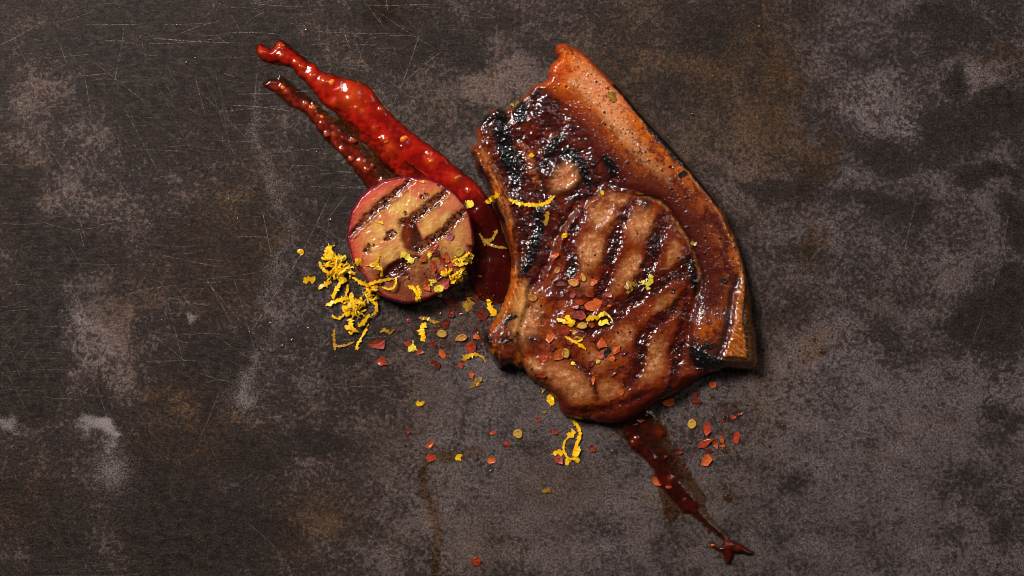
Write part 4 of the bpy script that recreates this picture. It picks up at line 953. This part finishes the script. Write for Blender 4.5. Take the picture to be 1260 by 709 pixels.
ON_FOOD = [
 (689.6,349.4,16,13,-30,'d','dark star shaped chilli flake on the chop beside a yellow seed'),
 (711,341,10,7,-20,'r','red chilli flake beside the pale yellow flake on the chop'),
 (730,348,11,8,20,'o','small orange chilli flake, rightmost of the upper chop group'),
 (704,362.6,11,8,55,'p','pinkish hollow chilli flake on the chop under the double seed'),
 (696,364.7,13,4.5,-55,'d','thin dark chilli strip on the chop'),
 (712,371,12,8,-20,'r','red folded chilli flake on the chop above the big orange one'),
 (726.6,363.6,11,7,-10,'r','smooth red chilli flake above the big ragged one on the chop'),
 (729,377,22,14,28,'o','biggest ragged orange red chilli flake on the chop'),
 (706,377,11,7,-15,'r','red chilli flake left of the big ragged one on the chop'),
 (714,389,17,12,-5,'p','large pinkish red chilli flake between two zest clumps on the chop'),
 (748,362.6,9,8,-20,'p','small shiny pink chilli flake at a dark grill stripe'),
 (744.4,372,11,8,10,'d','brown chilli flake at a dark grill stripe on the chop'),
 (749,376.5,6,5,0,'o','tiny orange chilli crumb at a dark grill stripe'),
 (693.6,381,9,6,20,'p','small maroon chilli flake left of the pinkish one'),
 (683,314.7,13,6.5,20,'o','flat orange pink chilli flake, highest one on the chop'),
 (694.7,407.4,15,10,-10,'r','red chilli flake under the left zest clump on the chop'),
 (676.4,414.5,15,12,60,'o','bright orange red cupped chilli flake above the bone knuckle'),
 (679.4,427.7,10,8,50,'d','dark red chilli flake left of the yellow seed pair'),
 (669.8,440,12,8,70,'r','red chilli flake on the pale lower left meat'),
 (688,437,17,12,80,'o','orange red chilli flake partly under a round yellow seed'),
 (739.8,422.6,14,13,0,'o','round tan orange chilli flake on the middle of the chop'),
 (758,430,13,10,50,'o','orange red chilli flake right of the round tan one'),
 (752.5,442,9,8,60,'o','small orange chilli flake below the tan round one'),
 (726,416.5,13,6,-20,'d','thin dark red chilli flake left of the round tan one'),
 (728,400,9,7,30,'o','small orange chilli flake under the right zest clump on the chop'),
 (700.8,421.6,10,7,-10,'r','red chilli flake under the thin zest strand on the chop'),
 (739,438,11,8,40,'p','pink red chilli flake beside a black char bit'),
 (729,447,11,7,45,'d','dark maroon chilli flake beside a tiny yellow crumb'),
 (767,435,11,6,20,'d','dark maroon chilli flake right of the orange red one'),
 (665.6,462.6,15,5.5,-3,'r','long thin red chilli flake near the lower left chop edge'),
 (730,467.7,10,5.5,75,'o','narrow orange chilli flake on the lower chop meat'),
 (764.6,483.8,10,8,50,'o','orange chilli flake nearest the bottom edge of the chop'),
 (752.7,457.5,12,10,0,'d','dark red hollow chilli flake, left one of a row of three'),
 (766,454.5,14,11,-20,'d','dark red chilli flake, upper one of a row of three'),
 (773,468.5,15,12,30,'d','dark red chilli flake, lower right one of a row of three'),
 (711,412,9,6,0,'d','dark chilli flake between the zest strands on the chop'),
 (736,428,8,6,0,'d','small dark flake at the foot of the round tan one'),
 # on the plum
 (534,304,11,8,50,'r','red chilli flake on the third dark stripe of the plum'),
 (536.5,312,10,8,0,'d','dark red chilli flake in the third stripe of the plum'),
 (521,319,9,7,10,'o','small orange chilli flake right of the pale zest crumb on the plum'),
 (550,317,14,5,-80,'o','upright curled orange chilli strip on the plum'),
 (533.5,327,15,5.5,-75,'r','curved dark red chilli strip on the lower plum'),
 (545,323,14,7,-50,'r','red chilli strip left of the zest clump on the plum'),
 (546,333.5,12,9,-20,'o','orange curled chilli flake against the zest clump on the plum'),
 (524,354,11,9,-40,'o','orange chilli flake near the lower plum rim'),
 (547.7,349,16,11,65,'p','large pink chilli flake under the zest clump on the plum'),
 (539.5,341,11,8,40,'d','dark red chilli flake in the lower right of the plum'),
 (531,348,10,6,-30,'d','dark chilli flake beside the zest crumb on the lower plum'),
 (556,327,10,7,50,'r','red chilli flake tucked under the zest clump on the plum'),
]
for k, (x, y, L, Wd, a, c, lab) in enumerate(ON_FOOD):
    flake(lab, x, y, L, Wd, a, FM[c], 500 + k, dz=0.25)
flake('pink onion piece on the third dark stripe of the plum', 553.7, 292, 13, 7, 45, M_onion, 700, None, 0.2, 0.3, 'onion_piece', 'onion', 0.12)
flake('tiny green herb scrap alone on the lower metal', 507, 493, 8, 4.5, 75, M_green, 701, None, 0.2, 0, 'herb_scrap', 'herb')
flake('black char bit on the fat near the rind', 840, 214, 13, 6.5, 35, M_char, 702, None, 0.1, 0.8, 'char_bit', 'char')
flake('round black char bit at the lower right of the chop meat', 823.6, 477.8, 9, 8, 0, M_char, 703, None, 0.1, 0.6, 'char_bit', 'char')
flake('round black char bit on the fat beside the rind, lower right', 890.5, 345.5, 9, 7, 0, M_char, 704, None, 0.1, 0.8, 'char_bit', 'char')
flake('black char bit between chilli flakes on the chop', 747, 433, 13, 5, 60, M_char, 705, None, 0.1, 0.4, 'char_bit', 'char')
flake('small black char bit on the right zone of the loin', 827, 358, 6, 5, 0, M_char, 706, None, 0.1, 0.5, 'char_bit', 'char')

SEEDS = [(544,411,11.5,10.5,0,'y','round pale yellow chilli seed on a dark flake under the plum'),(568,416,15,9,20,'t','brownish yellow chilli seed left of the bone tip'),
 (637.5,534,12,11.5,20,'y','round yellow chilli seed alone on the lower metal'),(851.5,522,11.5,11.5,0,'y','round olive yellow chilli seed below the chop, right of the trickle'),
 (685.5,333,8.5,7,30,'t','orange yellow chilli seed, highest seed on the chop'),(706,348,13,10,-20,'t','tan double chilli seed on the chop'),(655,366.7,12,9.5,-20,'t','tan chilli seed on the pale bone side of the chop'),
 (696,434.8,12,10.5,-60,'y','round pale yellow chilli seed on an orange flake on the chop'),(716.5,401,13,8,10,'y','flat pale chilli seed between the zest clumps on the chop'),(717.5,342,11,6,-70,'y','pale yellow chilli seed sliver on the upper chop group'),
 (565,310,13,12,0,'y','yellow orange ring shaped chilli seed on top of the plum zest clump')]
for k, (x, y, L, Wd, a, c, lab) in enumerate(SEEDS):
    chseed(lab, x, y, L, Wd, a, M_seed if c == 'y' else M_seedtan, 800 + k, dz=1.2 if k in (0, 7) else (7.0 if k == 10 else 0.3))

# ------------------------------------------------------------------ lemon zest
G1 = 'lemon zest shreds piled left of the plum'
PILE = [([(433,341),(444.6,347.7),(456,353)],5,1.5,'straight zest strip bridging the two halves of the pile'),
 ([(450,353),(465,347),(485,342.6)],4.5,3,'long zest strip reaching from the pile onto the plum'),([(487,341),(487.5,348),(482,356),(470,353)],3.2,3,'thin looped zest end lying over the plum edge'),
 ([(409,368),(414,356),(422.6,344)],5,1,'slanted zest strip at the left foot of the upper pile'),([(400.6,376.4),(416,369.7),(431,366)],6,1,'thick straight zest strip, pointing left below the upper pile'),
 ([(409,387),(413,391.5),(418,391.5),(424,386.6),(427.7,381.5)],3,0.5,'hook shaped zest shred curving left below the lower pile'),([(427,378),(425,384),(430,388)],8,1,'ragged wide zest scrap above the hook shaped shred'),
 ([(454.6,386.8),(447,397),(440.6,402)],6,1.5,'slanted thick zest strip at the bottom of the lower pile'),([(452,400.8),(447,412),(440,424),(440,431)],4,0.5,'lowest zest strip of the pile, running down to a point'),
 ([(430.5,392),(431.7,400.8),(433,412)],8,1,'star shaped zest scrap, upright arm, at the lower left of the pile'),([(424,400.8),(432,404),(440,408)],6,2,'star shaped zest scrap, crossing arm, at the lower left of the pile'),
 ([(460,371.6),(463,375),(462,384),(457,388)],5,1.5,'zest strip curling down the right flank of the lower pile'),([(452,362),(458,356),(466,352)],6,2,'ragged zest strip under the bridge of the pile'),
 ([(402,308),(408,303),(412,302)],3,0.5,'topmost thin zest tip of the pile'),([(404,318),(407,309),(404,304)],8,2,'wide zest scrap at the top of the pile'),([(393,322),(398,332),(406,336)],5,1,'zest strip on the left flank of the upper pile'),
 ([(392,356),(400,350),(408,347)],6,1,'zest scrap pointing left at the foot of the upper pile'),([(412,312),(414,322),(416,330)],5,2,'upright zest strip right of the top of the pile'),([(428,350),(427,358),(425,364)],4,0.5,'short drooping zest strip below the upper pile')]
for k, (pts, w, a, lab) in enumerate(PILE):
    zest(lab, G1, [(pts, w * 0.8, a)], M_zest, 900 + k, lambda x, y: surf_z(x, y), lift=1.0 + (k % 4) * 1.1)
r3 = random.Random(21)
def heap(cx, cy, sx, sy, n, zmax, label, group, seed, base=None, mat=None):
    for k in range(n):
        while True:
            u, v = r3.gauss(0, .5), r3.gauss(0, .5)
            if u * u + v * v < 1.0: break
        x, y = cx + u * sx, cy + v * sy; a = r3.uniform(0, 6.28); ln = r3.uniform(6, 14); b = r3.uniform(-4.5, 4.5)
        dx, dy = math.cos(a) * ln / 2, math.sin(a) * ln / 2
        z = (1 - (u * u + v * v)) * zmax * r3.uniform(.25, 1)
        zb = (lambda xx, yy, z=z: max(surf_z(xx, yy), base or 0) + z)
        zest(label, group, [([(x - dx, y - dy), (x - dy * b / ln, y + dx * b / ln), (x + dx, y + dy)], r3.uniform(1.2, 3.3), r3.uniform(0, 4))], mat or (M_zest if r3.random() < .8 else M_zestpale), seed + k, zb, rag=0.5)
heap(415, 332, 19, 17, 58, 9, 'small frayed zest shred heaped in the upper half of the pile left of the plum', G1 + ', upper heap', 1000)
heap(406, 315, 8, 11, 11, 5, 'small frayed zest shred in the narrow top of the pile left of the plum', G1 + ', narrow top', 1060)
heap(438, 376, 14, 13, 44, 9, 'small frayed zest shred heaped in the lower half of the pile left of the plum', G1 + ', lower heap', 1072)
heap(458, 362, 9, 12, 16, 6, 'small frayed zest shred on the right flank of the lower pile, by the plum edge', G1 + ', right flank', 1110)
G2 = 'lemon zest shreds heaped on the plum rim'
heap(569, 319, 13, 9, 26, 7, 'small frayed zest shred heaped on the right rim of the plum', G2, 1140, 20)
heap(563, 338, 10, 10, 16, 5, 'small frayed zest shred trailing below the heap on the right plum rim', G2 + ', lower trail', 1175, 14)
heap(550, 336, 6, 5, 5, 2, 'small zest shred left of the heap on the right plum rim', G2 + ', left side', 1195)
Z = [
 ([([(701,514.5),(709,522),(713.7,534),(710.4,545),(705,556)],4,1.5),([(707.7,531),(699.5,538)],7,1),([(703,534),(694,545),(694,556),(699.5,564),(706,564),(710,558)],3,1),([(680.6,558.5),(687,557),(694,556)],6,.5),([(698,573),(697.5,564)],4,.5),([(713,568),(707,563)],6,.5),([(709,549),(711,556),(704,560)],7,1.5)],'large curled zest ring with ragged ends below the chop bottom','n'),
 ([([(625.8,245),(641,251),(668,251.5),(682.5,241)],4.6,.4)],'long straight zest strand lying across the upper left of the chop','n'),
 ([([(674.5,260),(673,268),(671,278)],4.5,.3)],'dull zest strip right under the long strand on the chop','d'),
 ([([(598.8,250.5),(606,244.5),(615,240)],5.5,.3)],'pointed zest scrap on the bone edge beside the sauce','n'),
 ([([(574,252),(583,251)],9,.3)],'bright yellow zest block on the sauce between plum and chop','p'),
 ([([(739,238),(743,236)],9,.6)],'bright zest crumb at the top rim of the round loin','n'),
 ([([(654,188),(654,194)],5,.2)],'tiny zest crumb on the charred upper left of the chop','n'),([([(695,287),(697,292)],6,.2)],'small zest crumb left of the loin patches','n'),
 ([([(789,346),(797,350),(803,343)],6,1),([(797,350),(798,357)],6,.5),([(801,338),(798,346)],4,.5)],'bright star shaped zest scrap on the right of the loin','p'),
 ([([(768,354),(776,350),(784,349)],7,.3),([(772,361),(776,352)],6,.2)],'dull zest scrap left of the star shaped one on the loin','d'),
 ([([(850,298),(857,301)],6,.2)],'dull zest crumb on the membrane at the right of the loin','d'),([([(752,113),(754,120),(757,125)],9,.0)],'flat dull zest smear on the upper fat near the rind','d'),
 ([([(628,128),(633,130),(638,124)],3,.5)],'thin zest curl at the upper left outline of the chop','d'),
 ([([(686,392),(694,396),(700,397)],5,1),([(697,388),(701,395),(703,402)],6,1.5),([(701,396),(708,395)],5,1)],'ragged zest clump on the chop, left of the pinkish flake','n'),
 ([([(721,394),(729,391),(738,391)],6,1)],'zest strip joining the pinkish flake and the right zest clump on the chop','n'),
 ([([(736,390),(742,386),(747,387)],5,1.5),([(737,396),(742,398),(747,393)],7,1),([(747,387),(751,391),(754,396)],2,.3)],'bright ragged zest clump with a thin tail, right on the chop','p'),
 ([([(695.7,414.5),(703,418.5),(709,421.6),(721,430)],4,.6),([(709,421),(717,417)],3,.5)],'forked zest strand on the middle of the chop','n'),
 ([([(704,407),(709,412),(715,416)],6,.3)],'dull wide zest strip above the forked strand on the chop','d'),
 ([([(735,443),(737,447)],5,.3)],'tiny yellow zest crumb by the black char bit on the chop','p'),([([(704,445),(706,449)],4.5,.3)],'tiny pale zest crumb on the lower left chop meat','p'),
 ([([(569,443),(575,438.5),(582,436),(589,437.5)],5.5,1.5),([(587,436.5),(594,440),(598,447)],2,1)],'arched zest shred with a thin tail below the bone tip','n'),
 ([([(580,477),(585,471),(593,465)],5,.3),([(586,472),(592,473)],3,.3)],'dull zest shred lying slanted left below the chop','d'),
 ([([(515,391),(524,392),(534,396),(541,396)],4,.8)],'dull arched zest strip under the plum, left of the dark flake','d'),
 ([([(524,397),(519,404),(520,412),(521,420)],6.5,.4)],'upright zest shred tapering down under the plum','n'),
 ([([(468,409),(472,406),(476,407.5),(480,410),(485,406)],3.5,.6)],'small wavy dull zest shred right of the zest pile','d'),
 ([([(502,432),(508,428),(512,430)],5,.6),([(506,430),(508,423)],4,.6)],'small zest curl leaning on an orange red flake','p'),
 ([([(411.4,404.6),(411,416),(412.7,431)],3.6,.3),([(412.7,426.5),(425.4,425),(436,420.5)],2.6,.5)],'L shaped zest shred left below the zest pile','d'),
 ([([(366,308),(370,310),(373,313)],6,.4)],'lone zest crumb far left of the pile','n'),([([(373,347),(381,344),(388,345)],7,.4)],'zest scrap just left of the pile','n'),
 ([([(437,319),(442,322),(446,323)],6.5,.8)],'zest scrap on the left plum rim','n'),
 ([([(454,327),(462,325),(468,313)],4.5,1),([(461,322),(466,332)],7,.6),([(466,328),(470,333),(469,341)],3.4,1)],'star shaped zest scrap on the lower left plum','n'),
 ([([(494,311),(500,315),(506,320),(508,324)],8,.8)],'pale zest scrap below the stone hollow of the plum','p'),([([(526,313),(531,315)],8,.6)],'round zest crumb on the third stripe of the plum','p'),
 ([([(503,351.5),(510,355),(514,362),(513,372)],4,.8),([(515,351),(517,359),(520,361)],4,.6),([(516,362),(518,372)],3,.3)],'Y shaped zest shred on the lower plum rim','n'),
 ([([(535,357),(541,355),(546,352)],7,.6),([(540,359),(543,365)],4,.3)],'zest scrap hanging over the bottom plum rim','p'),
 ([([(528,351),(532,346),(537,347)],6,.6)],'zest scrap between chilli flakes on the lower plum','p'),
 ([([(589,287),(596,296),(604,302),(614,304),(625,306)],3,.3),([(598,299),(606,293),(612,283)],4,.6),([(594,294),(597,303)],3,.3)],'dull web of zest soaked in the sauce beside the bone','d'),
 ([([(569,372),(576,377),(583,372)],7,.3),([(574,376),(575,384)],5,.3),([(577,366),(576,376)],5,.3)],'dull ragged zest scrap in the shade right of the plum','d'),
 ([([(601,368),(603,378),(608,389)],6,.5),([(599,378),(606,381),(611,386)],4,.4)],'yellow zest scrap leaning on the rib bone edge','n'),
 ([([(561,566),(564,563),(566,559)],5.5,.5),([(565,561),(569,561)],3,.3)],'small bright zest crumb on the lower metal','n'),([([(512,498),(517,496.5)],5,.3),([(516,498.5),(522,494.5)],4,.6)],'folded zest scrap beside the green herb scrap','n'),
 ([([(675,486),(678,492),(680,499)],7,.5),([(673,494),(681,488)],4,.4)],'zest scrap on metal at the lower left chop edge','n'),([([(668,507),(672,507)],4,.2)],'tiny dull zest crumb left of the chop bottom','d'),
 ([([(667,479),(671,481)],6,.4)],'zest crumb tucked at the lower left chop edge','d'),([([(667,604),(673,604.5),(676,600)],4,.4)],'dull zest scrap on the bottom metal','d'),
 ([([(519,223),(522,225)],5,.3)],'tiny zest crumb near the top of the plum','n'),([([(471,272),(469,276)],6,.3)],'zest crumb on the first pale stripe of the plum','n')]
for k, (st, lab, c) in enumerate(Z):
    zest(lab, 'lemon zest scraps scattered singly', st, {'n': M_zest, 'p': M_zestpale, 'd': M_zestdull}[c], 1300 + k, lambda x, y: surf_z(x, y), lift=0.5, rag=0.42)

# ------------------------------------------------------------------ oil drops
DOME = [make_mesh('oil_drop', np.array(dome('d', s)[0]), dome('d', s)[1], mt) for s, mt in ((1, M_oil), (2, M_oil), (3, M_amber), (5, M_amber))]
def drops(lst, label, group, amber=False):
    for k, (x, y, r) in enumerate(lst):
        o = link('oil_drop', DOME[(2 if amber else 0) + k % 2]); o.location = tuple(to_world(np.array(float(x)), np.array(float(y)), np.array(0.15)))
        o.scale = (r * S, r * S * (1.15 if k % 3 else .95), r * S); o.rotation_euler.z = k * 1.3
        tag(o, label, 'oil drop', group)
drops([(755.7,556,4.4)], 'clear oil drop right of the curled zest ring', 'oil drops spattered on the metal'); drops([(732,571,4)], 'clear oil drop below right of the curled zest ring', 'oil drops spattered on the metal')
drops([(544,527,3.4)], 'larger clear oil drop above the butterfly shaped flake', 'oil drops spattered on the metal'); drops([(937,33,4.6)], 'clear oil drop alone at the top right of the chop', 'oil drops spattered on the metal')
drops([(1012,433,4.5)], 'large amber oil drop right of the fat tail', 'oil drops spattered on the metal', True); drops([(892,554,5)], 'dark amber oil drop in the right chilli cluster', 'oil drops spattered on the metal', True)
drops([(896,613,6)], 'wide dark amber oil drop right of the trickle', 'oil drops spattered on the metal', True); drops([(893,516,4)], 'amber oil drop left of the tiny round red flake', 'oil drops spattered on the metal', True)
drops([(218,31,2.6),(230,78,3.2),(377,37,1.8),(270,166,1.6),(282,245,1.8),(293,269,1.5),(407,271,2.2),(240,72,1.3),(390,187,1.4)], 'tiny clear oil drop on the dark metal left of the sauce', 'oil drops left of the sauce')
drops([(333,398,2.8),(308,409,2.8),(360,419,2.8),(348,426,2.8),(380,404,1.8),(200,395,2),(413,440,2),(320,404,1.6)], 'small clear oil drop on the metal left below the zest pile', 'oil drops left below the zest pile')
drops([(534,503,2.6),(557,555,2.4),(623,559,2.4),(604,580,2),(516,485,1.6),(613,471,3),(558,561,1.6),(498,553,1.4),(407,597,2)], 'tiny clear oil drop on the lower middle metal', 'oil drops on the lower middle metal')
drops([(823,516,3),(879,513,3),(850,545,2.6),(877,488,3.4),(867,537,2),(862,475,2.2),(757,569,2.4)], 'small oil drop on the metal just under the right chop edge', 'oil drops under the right chop edge', True)
drops([(965,383,2.6),(975,372,2),(953,405,2.2),(983,404,3),(981,411,2),(1002,418,3),(1043,367,2.6),(1107,371,2.6),(1148,388,2),(948,458,2),(990,446,2.2),(1078,358,2),(1083,344,2)], 'tiny brown oil drop on the metal right of the chop', 'oil drops right of the chop', True)
drops([(878,94,2.4),(928,89,1.6),(853,141,2.8),(967,97,2.8),(842,187,1.8),(972,40,2)], 'tiny oil drop on the metal above the rind', 'oil drops above the rind', True)
drops([(995,493,3),(961,510,2.8),(964,525,4),(1065,572,2.2),(1103,627,2.6),(1109,636,2.2),(1114,640,2),(1099,651,2.4),(1176,684,2.2),(873,653,3),(885,684,3)], 'small amber oil drop on the lower right metal', 'oil drops on the lower right metal', True)

# ------------------------------------------------------------------ chilli dust: specks nobody could count
def dust(name, label, boxes, n, mat, seed):
    r = random.Random(seed); V = []; F = []
    for k in range(n):
        cx, cy, sx, sy = r.choice(boxes); x = r.gauss(cx, sx); y = r.gauss(cy, sy); z = surf_z(x, y); rr = r.choice((0.4, 0.5, 0.7, 0.7, 1.0, 1.6)); m = r.randint(4, 6); a0 = r.random() * 6; i0 = len(V)
        for lev, kk in ((0.05, 1.0), (0.55, 0.7)):
            for i in range(m):
                a = a0 + i * 6.283 / m; q = rr * kk * (0.7 + 0.6 * r.random()); V.append(to_world(np.array(x + math.cos(a) * q), np.array(y + math.sin(a) * q), np.array(z + lev * rr + 0.1)))
        F.append(tuple(i0 + m + m - 1 - i for i in range(m)))
        F += [(i0 + i, i0 + m + i, i0 + m + (i + 1) % m, i0 + (i + 1) % m) for i in range(m)]
    o = link(name, make_mesh(name, np.array(V), F, mat, smooth=False)); tag(o, label, 'chilli dust', kind='stuff')
dust('chilli_dust', 'fine red chilli dust sprinkled over the chop and the metal below the plum', [(710, 385, 34, 28), (735, 430, 26, 22), (552, 410, 34, 26), (545, 330, 18, 14), (870, 530, 26, 24), (590, 380, 14, 14)], 560, M_fr, 41)
dust('pepper_dust', 'fine dark pepper and char specks over the chop and the metal around it', [(740, 380, 60, 60), (560, 470, 70, 60), (880, 480, 60, 60), (450, 420, 50, 40)], 260, M_char, 42)
